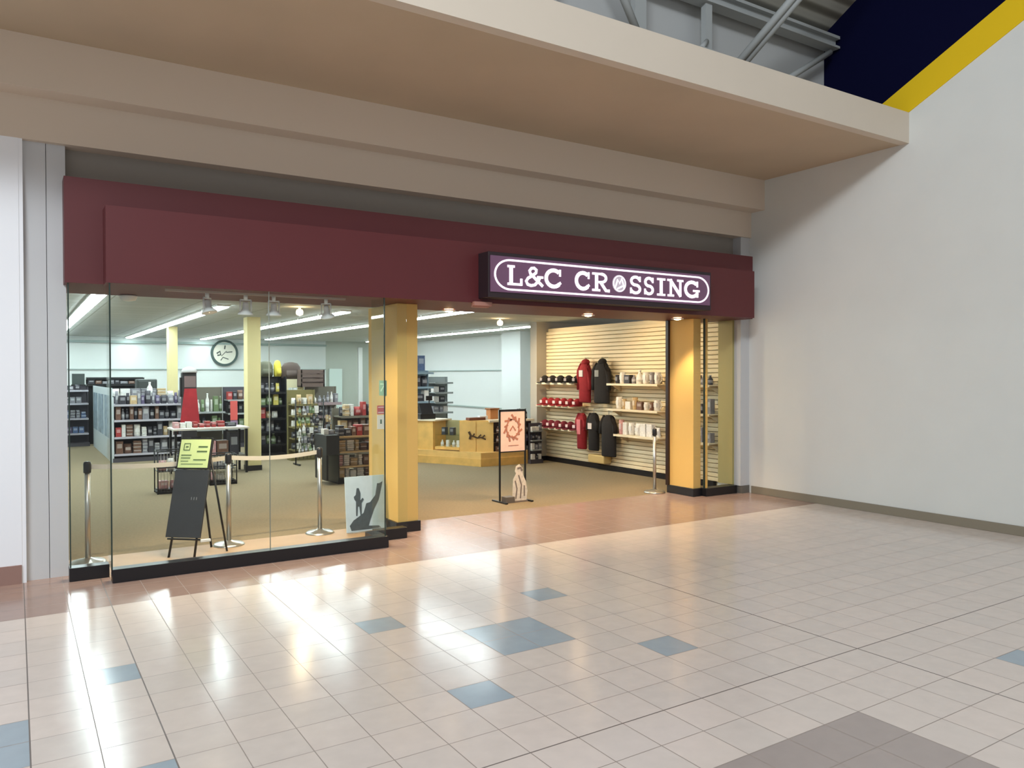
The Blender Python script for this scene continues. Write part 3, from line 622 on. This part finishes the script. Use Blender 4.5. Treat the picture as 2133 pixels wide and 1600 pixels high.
at(t, MB().box(4.47, 12.9, .08, 4.50, 13.5, .52).box(4.68, 12.9, .08, 4.70, 13.5, .52), 'side_frame', BLKM)
for zz, w_ in ((.09, 'floor level'), (.30, 'lowest'), (.56, 'second'), (.82, 'top')): fill((4.76, 13.2), (5.58, 13.2), zz, ['package', 'stack'], ['tan', 'white', 'pink', 'tan', 'brown'] if zz < .8 else ['brown', 'red', 'dark', 'tan'], .2, f'on the {w_} tier of the black framed rack', (.08, .14), .2)
fill((4.5, 13.2), (4.7, 13.2), .86, ['package'], ['grey', 'white'], .12, 'on the dark side box of the black framed rack', (.08, .1))
t = thing('hanging_garment_rail', 'rail of pale grey blue garments at the rear of the shop', 'rail', (8.0, 24.6, 0))
MB().tube((-.6, 0, 0), (-.6, 0, 1.5), .02).tube((.6, 0, 0), (.6, 0, 1.5), .02).tube((-.6, 0, 1.5), (.6, 0, 1.5), .018).build('rail_frame', CHROME, t)
for k in range(7):
    c = ['white', 'blue', 'grey', 'blue', 'white', 'grey', 'blue'][k]
    g = MB().loft([((0, 0, .55), (.05, 0, 0), (0, .22, 0)), ((0, 0, 1.2), (.045, 0, 0), (0, .2, 0)), ((0, 0, 1.42), (.03, 0, 0), (0, .12, 0)), ((0, 0, 1.47), (.015, 0, 0), (0, .04, 0))], n=10).build('hanging_garment', mat('garment_'+c, tuple(int(v*.5+90) for v in COLS[c]), .9))
    g.location = (7.5+k*.16, 24.6, 0); tag(g, f'pale {c} garment, {ORD[k]} from left on the rear garment rail', 'garment', 'pale garments on the rear rail')
tag(MB().box(10.15, 25.9, 0, 10.3, 26, 2.85).build('door_jamb', WHT), 'white vertical door jamb at the rear of the shop', 'jamb')
tag(MB().box(9.1, 25.9, 0, 9.55, 25.99, 2.1).build('rear_door', mat('rear_door_white', (206, 220, 214), .5)), 'narrow pale door in the rear wall', 'door')

# ------------------------------------------------------------------ cash counter
ct = thing('cash_counter', 'oak cash counter with glass case and carved doors', 'counter', (8.2, 14.5, 0))
def poly(pts, z0, z1): return MB().prism(pts, 'z', z0, z1)
at(ct, poly([(7.02, 15.95), (7.55, 14.98), (8.05, 15.2), (7.55, 16.3)], 0, .90), 'left_cabinet', OAK)
at(ct, poly([(7.57, 14.92), (7.86, 14.38), (8.3, 14.6), (8.05, 15.2)], .30, .36), 'case_floor', OAK)
at(ct, poly([(7.57, 14.92), (7.86, 14.38), (8.3, 14.6), (8.05, 15.2)], .60, .61), 'glass_shelf', GLASS)
at(ct, poly([(7.95, 15.15), (8.25, 14.58), (8.3, 14.6), (8.05, 15.2)], .36, .90), 'case_back', mat('case_back_olive', (150, 140, 96), .6))
at(ct, poly([(7.57, 14.92), (7.86, 14.38), (7.87, 14.385), (7.58, 14.925)], .36, .90), 'case_glass', GLASS)
at(ct, poly([(7.86, 14.36), (8.42, 13.90), (8.62, 14.2), (8.3, 14.6)], 0, .93), 'corner_cabinet', OAK)
for a, b in (((7.862, 14.357), (8.13, 14.138)), ((8.145, 14.125), (8.415, 13.903))):
    d = (Vector(b)-Vector(a)).normalized(); n = Vector((-d.y, d.x)) * -1
    if n.y > 0: n = -n
    p = [Vector(a), Vector(b), Vector(b)+n*.015, Vector(a)+n*.015]
    at(ct, MB().prism([(q.x, q.y) for q in p], 'z', .28, .91), 'door', OAKL)
at(ct, poly([(8.43, 13.92), (9.38, 13.92), (9.38, 14.5), (8.62, 14.2)], .28, .90), 'dark_case', mat('case_dark', (46, 34, 34), .5))
for zz in (.46, .66): at(ct, poly([(8.43, 13.88), (9.38, 13.88), (9.38, 13.93), (8.43, 13.93)], zz, zz+.015), 'case_shelf', mat('case_shelf_brown', (92, 70, 56), .5))
at(ct, poly([(6.98, 15.85), (7.79, 14.36), (8.03, 13.76), (9.36, 13.76), (9.40, 14.5), (8.4, 14.6), (7.6, 16.2)], 0, .16), 'plinth', OAK)
at(ct, poly([(7.0, 15.87), (7.81, 14.37), (8.05, 13.79), (9.37, 13.79), (9.40, 14.5), (8.4, 14.6), (7.6, 16.2)], .16, .28), 'plinth_step', OAKL)
at(ct, poly([(6.98, 15.95), (7.56, 14.9), (8.1, 15.15), (7.55, 16.35)], .90, .93).prism([(8.3, 13.86), (9.42, 13.86), (9.42, 14.55), (8.3, 14.62), (8.42, 14.2)], 'z', .90, .94), 'countertop', mat('counter_top_cream', (226, 214, 190), .4))
art = strokes([([(-.14, .02), (-.06, .0), (.02, -.03), (.10, -.02), (.2, -.06)], .03), ([(-.16, .10), (-.12, .02), (-.14, -.06)], .05), ([(.04, -.02), (.10, .04)], .03), ([(.12, -.03), (.18, .03)], .03), ([(-.08, .0), (-.04, .06)], .03)], .03, 0, 0, 1, 1, -.004, .0)
ao = art.build('carved_branch_emblem', mat('carving_dark', (78, 54, 28), .6), ct)
ao.matrix_parent_inverse = Matrix.Translation(-ct.location)
nd = Vector((8.415-7.862, 13.903-14.357)).normalized()
ao.location = (8.135-.018*.63, 14.12-.018*.78, .60); ao.rotation_euler = (0, 0, math.atan2(nd.y, nd.x))
for i, (x, y) in enumerate(((7.66, 14.83), (7.73, 14.70), (7.80, 14.57), (7.86, 14.47))):
    stock('package' if i % 2 else 'bottle', 'white', (.07, .07, .14), (x+.05, y+.02, .36), -1.05, 'inside the oak glass case', f', {ORD[i]} from left,')
for i, (x, y) in enumerate(((7.70, 14.80), (7.80, 14.62))):
    stock('package', 'dark', (.1, .1, .16), (x+.05, y+.02, .61), -1.05, 'on the glass shelf of the oak case', f', {ORD[i]} from left,')
for zz, w_ in ((.28, 'lower'), (.475, 'middle'), (.675, 'upper')): fill((8.47, 13.885), (9.35, 13.885), zz, ['package', 'bottle'], ['dark', 'purple', 'brown', 'grey'], .14, f'on the {w_} ledge of the dark counter case', (.07, .1), .05)
# things on the counter
t = thing('wooden_box', 'small square wooden box on the counter', 'box', (8.66, 14.35, .94))
MB().box(-.10, -.09, 0, .10, .09, .20, bev=.006).build('box_body', mat('box_orange_wood', (190, 128, 76), .5), t)
MB().box(-.12, -.11, .20, .12, .11, .235, bev=.006).build('lid', mat('lid_brown', (150, 96, 54), .5), t)
tag(MB().box(-.2, -.08, 0, .2, .08, .06, bev=.01).build('wooden_tray', mat('tray_brown', (120, 70, 52), .5), None, (8.22, 14.3, .93)), 'low brown tray on the carved corner cabinet', 'tray')
t = thing('cash_register', 'dark cash register at the left end of the counter', 'register', (7.55, 15.35, .93))
MB().box(-.18, -.15, 0, .18, .2, .12, bev=.01).build('cash_drawer', BLACK, t)
MB().prism([(-.12, .12), (.1, .12), (.06, .34), (.02, .34)], 'x', -.14, .14).build('display_screen', BLACK, t)
MB().tube((.12, .05, .1), (.12, .05, .42), .012).box(.05, .03, .40, .19, .07, .5).build('customer_display', BLACK, t)
for i in range(3): stock('bottle', 'black', (.075, .075, .22), (9.12+i*.1, 14.05+(i % 2)*.08, .94), 0, 'at the right end of the counter', f', {ORD[i]} from left,')
tag(MB().box(-.09, -.03, 0, .09, .03, .13).build('white_card_holder', WHT, None, (8.95, 14.3, .94)), 'white card holder on the counter right of the wooden box', 'holder')
tag(MB().box(-.1, -.05, 0, .1, .05, .09, bev=.01).build('white_paper_stack', WHT, None, (8.38, 14.28, .93)), 'white paper stack on the counter left of the wooden box', 'paper')
t = gondola('small side rack of grey goods at the right end of the counter', 9.18, 13.62, 9.50, 13.75, (.30, .50, .70), .86, mat('gondola_dark'), STEELW, nm='side_rack', cat='rack', lip=.02)
for zz, w_ in ((.09, 'bottom'), (.30, 'second'), (.50, 'third'), (.70, 'top')): fill((9.21, 13.67), (9.49, 13.67), zz, ['package'], ['grey', 'white', 'dark'], .14, f'on the {w_} tier of the small side rack', (.06, .09), .06)
# tower displays behind the register
gondola('tall blue grey shelving tower behind the register', 7.95, 17.0, 8.62, 17.4, (.9, 1.25, 1.6, 1.95), 2.0, mat('tower_blue', (138, 160, 176), .5), mat('tower_blue'), nm='shelving_tower', cat='shelf')
for zz, w_ in ((.9, 'lowest'), (1.25, 'middle'), (1.6, 'upper')): fill((7.98, 17.15), (8.58, 17.15), zz, ['package', 'bag'], ['blue', 'white', 'dark', 'white', 'grey'], .28, f'on the {w_} shelf of the blue grey tower', (.12, .2), .2)
fill((8.0, 17.2), (8.6, 17.2), 2.0, ['package'], ['blue', 'purple', 'white'], .38, 'stacked on top of the blue grey tower', (.2, .28), .2)
gondola('grey wire display stand right of the blue grey tower', 8.86, 17.5, 9.42, 17.9, (.95, 1.2, 1.45, 1.7), 1.84, mat('stand_grey', (140, 146, 146), .5), mat('stand_grey'), nm='display_stand', cat='stand')
for zz, w_ in ((.95, 'lowest'), (1.2, 'second'), (1.45, 'third')): fill((8.9, 17.7), (9.4, 17.7), zz, ['package', 'stack'], ['grey', 'dark', 'green', 'white'], .18, f'on the {w_} shelf of the grey display stand', (.1, .16))

# ------------------------------------------------------------------ slatted wall display
def wall_shelf(lab, y0, y1, zz, dep=.30):
    t = thing('wall_shelf', lab, 'shelf', (9.87, (y0+y1)/2, zz))
    h = (y1-y0)/2
    MB().box(-dep, -h, -.02, 0, h, 0, bev=.003).box(-dep-.006, -h, -.035, -dep, h, .005).build('shelf_board', mat('shelf_cream', (230, 216, 186), .5), t)
    for s in (-h+.06, h-.08): MB().prism([(0, -.02), (-dep*.85, -.02), (0, -.16)], 'y', s, s+.015).build('bracket', mat('bracket_cream', (206, 190, 160), .5), t)
for y0, y1, g in ((12.62, 14.0, 'left'), (10.2, 11.60, 'right')):
    for zz, n in ((1.72, 'top'), (1.24, 'middle'), (.76, 'bottom')):
        wall_shelf(f'{n} shelf on the slatted wall {"left" if g == "left" else "right"} of the hanging shirts', y0, 11.40 if (g == 'right' and n == 'bottom') else y1, zz)
for zz, n in ((1.72, 'top'), (1.24, 'middle'), (.76, 'bottom')):
    wall_shelf(f'{n} shelf on the slatted wall seen through the narrow right window', 8.98, 9.72, zz)
    fill((9.7, 9.02), (9.7, 9.68), zz, ['mug', 'package', 'bottle'], ['dark', 'grey', 'white', 'brown'], .26, f'on the {n} shelf behind the narrow right window', (.11, .16), .1, .02, rz=-math.pi/2)
def cap_obj(m1, m2, name='baseball_cap'):
    t = thing(name, 'cap', 'cap'); t.scale = (1.3, 1.3, 1.35)
    cr_ = MB().loft([((0, 0, 0), (.085, 0, 0), (0, .075, 0)), ((0, 0, .05), (.083, 0, 0), (0, .073, 0)), ((0, 0, .09), (.062, 0, 0), (0, .055, 0)), ((0, 0, .115), (.025, 0, 0), (0, .022, 0)), ((0, 0, .118), (.004, 0, 0), (0, .004, 0))], n=16).build('crown', m1, t)
    MB().loft([((-.06, 0, .008), (0, .066, 0), (0, 0, .006)), ((-.12, 0, .004), (0, .062, 0), (0, 0, .006)), ((-.155, 0, -.002), (0, .035, 0), (0, 0, .004))], n=12).build('brim', m1, t)
    MB().box(-.088, -.03, .03, -.076, .03, .075, bev=.002).build('front_logo', m2, cr_)
    return t
c1 = cap_obj(BLKF, mat('logo_grey', (170, 160, 160), .7)); c2 = cap_obj(RED, mat('logo_white', (232, 206, 204), .7)); c3 = cap_obj(mat('maroon_fabric', (112, 24, 40), .85), mat('logo_white'))
first = {id(c1): True, id(c2): True, id(c3): True}
for src, zz, n, nm in ((c1, 1.72, 5, ('black baseball cap in the row on the top left wall shelf', 'black caps on the top left wall shelf')),
                       (c2, 1.24, 6, ('bright red baseball cap in the row on the middle left wall shelf', 'red caps on the middle left wall shelf')),
                       (c3, .76, 6, ('dark red baseball cap in the row on the bottom left wall shelf', 'dark red caps on the bottom left wall shelf'))):
    for i in range(n):
        p = (9.70, 13.85-i*(1.16/(n-1)), zz)
        lb = nm[0].replace('in the row', ORD[i]+' from left')
        if i == 0: src.location = p; src['label'] = lb; src['group'] = nm[1]
        else: dup(src, p, random.uniform(-.15, .15), lb, nm[1])
W2 = 'on the {} right wall shelf'
fill((9.7, 10.26), (9.7, 11.56), 1.72, ['mug', 'package', 'bottle'], ['white', 'dark', 'grey', 'white', 'black'], .27, W2.format('top'), (.11, .16), .1, .02, rz=-math.pi/2)
fill((9.7, 10.26), (9.7, 11.56), 1.24, ['mug', 'package', 'mug'], ['white', 'black', 'tan', 'brown', 'white'], .24, W2.format('middle'), (.10, .15), .1, .02, rz=-math.pi/2)
fill((9.7, 10.26), (9.7, 11.38), .76, ['mug', 'package', 'bag'], ['white', 'white', 'pink', 'white'], .29, W2.format('bottom'), (.12, .18), .1, .02, rz=-math.pi/2)
def garment(lab, y, ztop, ht, m1, logo, hood=False, wd=.27):
    t = thing('hanging_shirt', lab, 'shirt', (9.70, y, ztop-ht))
    b = MB()
    X = lambda h_, w_, d_: ((0, 0, h_*ht), (d_, 0, 0), (0, w_, 0))
    b.loft([X(0, wd*1.0, .05), X(.03, wd*1.04, .07), X(.5, wd*.98, .085), X(.76, wd*1.0, .085), X(.86, wd*.86, .07), X(.93, wd*.46, .055), X(.96, wd*.32, .05)], n=20)
    for s in (-1, 1):
        b.loft([((0, s*wd*.62, .87*ht), (.055, 0, 0), (0, .03, .07)), ((-.02, s*wd*.96, .74*ht), (.05, 0, 0), (0, .055, .035)), ((-.02, s*wd*1.08, .52*ht), (.045, 0, 0), (0, .05, .01)), ((-.02, s*wd*1.10, .30*ht if hood else .52*ht), (.035, 0, 0), (0, .042, 0))], n=12)
    b.build('shirt_body', m1, t)
    if hood: MB().loft([((.01, 0, .92*ht), (.07, 0, 0), (0, .10, 0)), ((.015, 0, .98*ht), (.075, 0, 0), (0, .105, 0)), ((.02, 0, 1.03*ht), (.05, 0, 0), (0, .07, 0)), ((.02, 0, 1.05*ht), (.01, 0, 0), (0, .02, 0))], n=14).build('hood', m1, t)
    MB().tube((0, 0, .94*ht), (0, 0, 1.08*ht), .006, n=6).tube((0, 0, 1.07*ht), (.16, 0, 1.07*ht), .006, n=6).build('hanger_hook', CHROME, t)
    if logo: MB().box(-.097, -.06 + logo[0], logo[1]*ht, -.070, .06+logo[0], logo[1]*ht+logo[2], bev=.002).build('chest_print', logo[3], t)
PW = mat('print_white', (226, 212, 206), .7); PG = mat('print_grey', (150, 150, 144), .7)
garment('upper red hooded sweatshirt hanging on the slatted wall', 12.44, 2.17, .84, RED, (.02, .62, .13, PW), True, .17)
garment('upper black hooded jacket hanging beside the red sweatshirt', 11.905, 2.17, .84, BLKF, (.05, .62, .13, PG), True, .22)
garment('lower red shirt with a broad pink print under the red sweatshirt', 12.54, 1.14, .76, RED, (0, .40, .30, mat('print_pink', (216, 120, 126), .7)), False, .13)
garment('lower black shirt with small white print, left of the pair', 12.155, 1.16, .78, BLKF, (.02, .55, .12, PW), False, .145)
garment('lower plain black shirt, rightmost of the lower row', 11.69, 1.14, .84, BLKF, None, False, .20)
# yellow green soft goods between shirts and shelves
tag(MB().box(9.66, 11.8, .14, 9.86, 12.3, .3, bev=.02).build('carton', mat('carton_tan', (196, 168, 108), .7)), 'tan carton against the slatted wall under the shirts', 'carton')

# ------------------------------------------------------------------ stanchions and belts
def stanchion(first, loc, lab, rz=0):
    if first: return dup(first, loc, rz, lab)
    t = thing('queue_stanchion', lab, 'stanchion', loc, rz)
    MB().lathe([(.17, 0), (.17, .012), (.15, .03), (.05, .05), (.035, .06)]).build('base', CHROME, t)
    MB().lathe([(.026, .05), (.026, .93)]).build('post', CHROME, t)
    MB().lathe([(.034, .92), (.036, .93), (.036, 1.01), (.03, 1.03), (.01, 1.035)]).build('belt_head', BLACK, t)
    return t
sp = ((.60, 8.92), (1.99, 9.0), (3.06, 9.08), (8.62, 9.25))
s0 = stanchion(None, (*sp[0], 0), 'steel queue stanchion at the far left behind the narrow pane')
stanchion(s0, (*sp[1], 0), 'steel queue stanchion right of the black easel')
stanchion(s0, (*sp[2], 0), 'steel queue stanchion left of the pale blue picture')
stanchion(s0, (*sp[3], 0), 'lone steel queue stanchion at the right of the entrance')
for a, b, lab in ((sp[0], sp[1], 'grey belt stretched between the left and middle stanchions'), (sp[1], sp[2], 'grey belt stretched between the middle and right window stanchions')):
    A = Vector((*a, .955)); B = Vector((*b, .955)); d = (B-A).normalized(); A += d*.037; B -= d*.037; n = Vector((-d.y, d.x, 0))*.002
    mb = MB(); N = 10; vs = []
    for i in range(N+1):
        f = i/N; p = A.lerp(B, f); sag = -.03*4*f*(1-f); vs.append([mb.bm.verts.new(p+Vector((s_*n.x, s_*n.y, sag+q))) for s_, q in ((-1, 0), (1, 0), (1, .048), (-1, .048))])
    for u, v in zip(vs, vs[1:]):
        for k in range(4): mb.bm.faces.new((u[k], u[(k+1) % 4], v[(k+1) % 4], v[k]))
    mb.bm.faces.new(vs[0]); mb.bm.faces.new(vs[-1]); bmesh.ops.recalc_face_normals(mb.bm, faces=mb.bm.faces[:])
    tag(mb.build('stanchion_belt', mat('belt_grey', (186, 180, 168), .7)), lab, 'belt')

# ------------------------------------------------------------------ easel with boards
ez = thing('display_easel', 'black folding easel holding two boards inside the show window', 'easel', (1.5, 8.64, 0))
B0 = Vector((1.46, 8.64, .2)); T0 = Vector((1.645, 8.85, 1.17)); up = (T0-B0).normalized()
rt = Vector((.28, -.28, 0)).normalized(); rt = (rt-up*rt.dot(up)).normalized(); nn = up.cross(rt).normalized()
if nn.y > 0: nn = -nn
def bpt(u, v, d=0): return B0+rt*u+up*v+nn*d
for s in (-1, 1): at(ez, MB().tube(bpt(s*.15-.01, -.22, -.02), bpt(s*.12, 1.0, -.02), .012), 'front_leg', BLKM)
at(ez, MB().tube(bpt(0, .95, -.03), (1.80, 8.98, 0.01), .012), 'rear_leg', BLKM)
at(ez, MB().tube(bpt(.12, .95, -.04), (1.90, 8.68, 0.01), .011), 'side_leg', BLKM)
at(ez, MB().tube(bpt(-.19, -.005, .0), bpt(.19, -.005, .0), .01), 'ledge', BLKM)
FM = Matrix(((rt.x, -nn.x, up.x, B0.x), (rt.y, -nn.y, up.y, B0.y), (rt.z, -nn.z, up.z, B0.z), (0, 0, 0, 1)))
# FM maps local (x right, y away from viewer, z up the board)
t = thing('chalkboard_panel', 'tall dark slate board, lower one on the easel', 'board', (0, 0, 0)); t.matrix_world = FM
bd = MB().box(-.20, -.03, .01, .20, -.005, .72, bev=.003).build('board', mat('slate_dark', (42, 46, 52), .6, noise=.1, nscale=10), t)
strokes([([(.04, .40), (.04, .43)], .008), ([(.07, .40), (.07, .43)], .008), ([(.10, .40), (.10, .43)], .008)], .01, 0, 0, 1, 1, -.032, -.030).build('small_marks', mat('chalk_grey', (110, 114, 118), .8), bd)
t = thing('menu_sign', 'pale green menu sign in a black frame, upper one on the easel', 'sign', (0, 0, 0)); t.matrix_world = FM
MB().box(-.195, -.035, .725, .195, -.01, 1.06, bev=.003).build('frame', BLKM, t)
bd = MB().box(-.178, -.038, .740, .178, -.034, 1.045).build('menu_sheet', mat('menu_green', (188, 206, 146), .6), t)
mk = []
for zz, a, b, w_ in ((.965, .04, .15, .016), (.915, .03, .15, .014), (.825, .0, .15, .010), (.875, -.15, -.03, .008), (.845, -.15, -.04, .006), (.81, -.15, -.06, .006), (.78, -.14, .12, .005)):
    mk.append(([(a, zz), (b, zz)], w_))
mk += [([(-.13, .93), (-.13, 1.0), (-.06, 1.0), (-.06, .93), (-.13, .93)], .009), ([(-.11, .965), (-.08, .965)], .012)]
strokes(mk, .01, 0, 0, 1, 1, -.0402, -.038).build('menu_lines', mat('menu_ink', (70, 92, 56), .7), bd)
t = tag(MB().box(1.60, 8.50, 0.17, 1.70, 8.54, .195, bev=.003).build('white_note', WHT), 'small white note at the foot of the slate board', 'note')

# ------------------------------------------------------------------ leaning picture
pc = thing('leaning_picture', 'pale blue picture of a figure on dark rocks leaning by the column', 'picture', (3.56, 8.82, .02)); pc.rotation_euler = (-.10, 0, 0)
cv = MB().box(-.255, 0, .0, .245, .03, .66, bev=.003).build('canvas', mat('canvas_pale_blue', (178, 196, 208), .6, noise=.06, nscale=10), pc)
dk_ = mat('canvas_dark', (62, 74, 82), .7, noise=.2, nscale=20)
MB().prism([(-.20, .02), (.18, .02), (.15, .05), (.02, .06), (.04, .12), (.10, .26), (.16, .36), (.20, .50), (.22, .58), (.18, .56), (.15, .56), (.12, .42), (.05, .34), (.0, .33), (-.04, .22), (-.10, .18), (-.17, .14), (-.22, .08)], 'y', -.003, .001).build('rock_shape', dk_, cv)
MB().prism([(-.135, .19), (-.12, .19), (-.11, .30), (-.09, .30), (-.08, .19), (-.065, .19), (-.06, .34), (-.03, .38), (-.045, .40), (-.075, .37), (-.07, .46), (-.09, .52), (-.115, .52), (-.13, .44), (-.155, .42), (-.15, .39), (-.13, .36)], 'y', -.004, .001).build('figure_shape', dk_, cv)

# ------------------------------------------------------------------ floor sign stand in the entrance
fs = thing('poster_stand', 'black floor stand with a framed salmon poster in the entrance', 'sign stand', (6.255, 9.78, 0))
MB().box(-.235, -.012, .02, -.215, .012, 1.37).build('post', BLKM, fs); MB().box(.215, -.012, .02, .235, .012, 1.37).build('post', BLKM, fs)
MB().box(-.235, -.012, 1.35, .235, .012, 1.38).box(-.235, -.012, .74, .235, .012, .755).build('cross_bar', BLKM, fs)
for s in (-1, 1): MB().box(s*.225-.02, -.20, 0, s*.225+.02, .20, .022, bev=.004).build('foot', BLKM, fs)
up_ = MB().box(-.213, -.008, .757, .213, .006, 1.348).build('upper_poster', mat('poster_salmon', (212, 182, 168), .6, noise=.06, nscale=12), fs)
wr = []
for i in range(14):
    a = 2*math.pi*i/14; r0 = .095+.02*(i % 2); wr.append(([(r0*math.cos(a), 1.1+r0*1.25*math.sin(a)), ((r0+.05)*math.cos(a+.35), 1.1+(r0+.05)*1.25*math.sin(a+.35))], .028))
wr.append((arc(0, 1.1, .11, .135, 0, 360, 24), .018))
strokes(wr, .02, 0, 0, 1, 1, -.012, -.007).build('wreath_print', mat('wreath_brown', (158, 104, 84), .7), up_)
strokes([([(-.08, .84), (.1, .84)], .008), ([(-.05, 1.06), (.0, 1.13), (.05, 1.06)], .02)], .02, 0, 0, 1, 1, -.0122, -.007).build('poster_lines', mat('wreath_brown'), up_)
t = thing('cutout_figure', 'small pale grey cut-out print at the foot of the poster stand', 'cut-out', (6.31, 9.70, 0))
MB().prism([(-.10, .02), (.14, .02), (.16, .16), (.13, .30), (.08, .40), (.07, .50), (.02, .56), (-.04, .53), (-.06, .46), (-.04, .42), (-.09, .34), (-.10, .18)], 'y', 0, .012).build('cutout_board', mat('cutout_pale', (206, 196, 180), .6, noise=.15, nscale=25), t)
MB().box(-.10, -.04, 0, .14, .05, .02).build('cutout_foot', mat('cutout_foot_grey', (110, 98, 88), .6), t)
strokes([([(-.05, .05), (-.03, .2), (-.06, .32)], .02), ([(.03, .05), (.05, .25), (.0, .4)], .02), ([(.10, .08), (.1, .24)], .02), ([(-.02, .5), (.04, .51), (.06, .46)], .03)], .02, 0, 0, 1, 1, -.003, .001).build('cutout_print', mat('cutout_ink', (116, 104, 96), .7), t)
tag(MB().box(6.07, 9.66, 0, 6.22, 9.80, .09, bev=.005).build('small_grey_box', mat('box_grey_dark', (92, 84, 76), .6)), 'small grey box on the floor at the left foot of the poster stand', 'box')

# ------------------------------------------------------------------ stickers on the corner glass
t = thing('green_window_card', 'square green card stuck on the corner glass', 'card', (3.436, 8.05, 1.67))
MB().box(0, -.10, 0, .005, .10, .17).build('card_sheet', mat('card_green', (112, 150, 128), .5), t)
strokes([([(-.05, .05), (.05, .12)], .02), ([(-.06, .13), (.06, .13)], .012)], .02, 0, 0, 1, 1, 0, .001).build('card_print', mat('card_print_pale', (180, 206, 190), .5), t).matrix_local = Matrix.Rotation(-math.pi/2, 4, 'Z') @ Matrix.Translation((0, -.002, 0))
t = thing('red_white_notice', 'red and white notice sticker on the short pane beside the column', 'sticker', (3.53, 8.322, 1.28))
MB().box(-.045, 0, 0, .045, .006, .16).build('white_part', mat('notice_white', (246, 232, 216), .5), t)
MB().box(-.045, 0, .17, .045, .006, .27).build('red_part', mat('notice_red', (206, 76, 80), .5), t)
strokes([([(0, .06), (0, .11)], .02)], .02, 0, 0, 1, 1, -.002, 0).build('notice_mark', mat('menu_ink'), t)
strokes([([(-.035, .19), (.035, .19)], .012), ([(-.035, .25), (.035, .25)], .01)], .02, 0, 0, 1, 1, -.002, 0).build('notice_lines', mat('notice_pale', (244, 206, 200), .5), t)
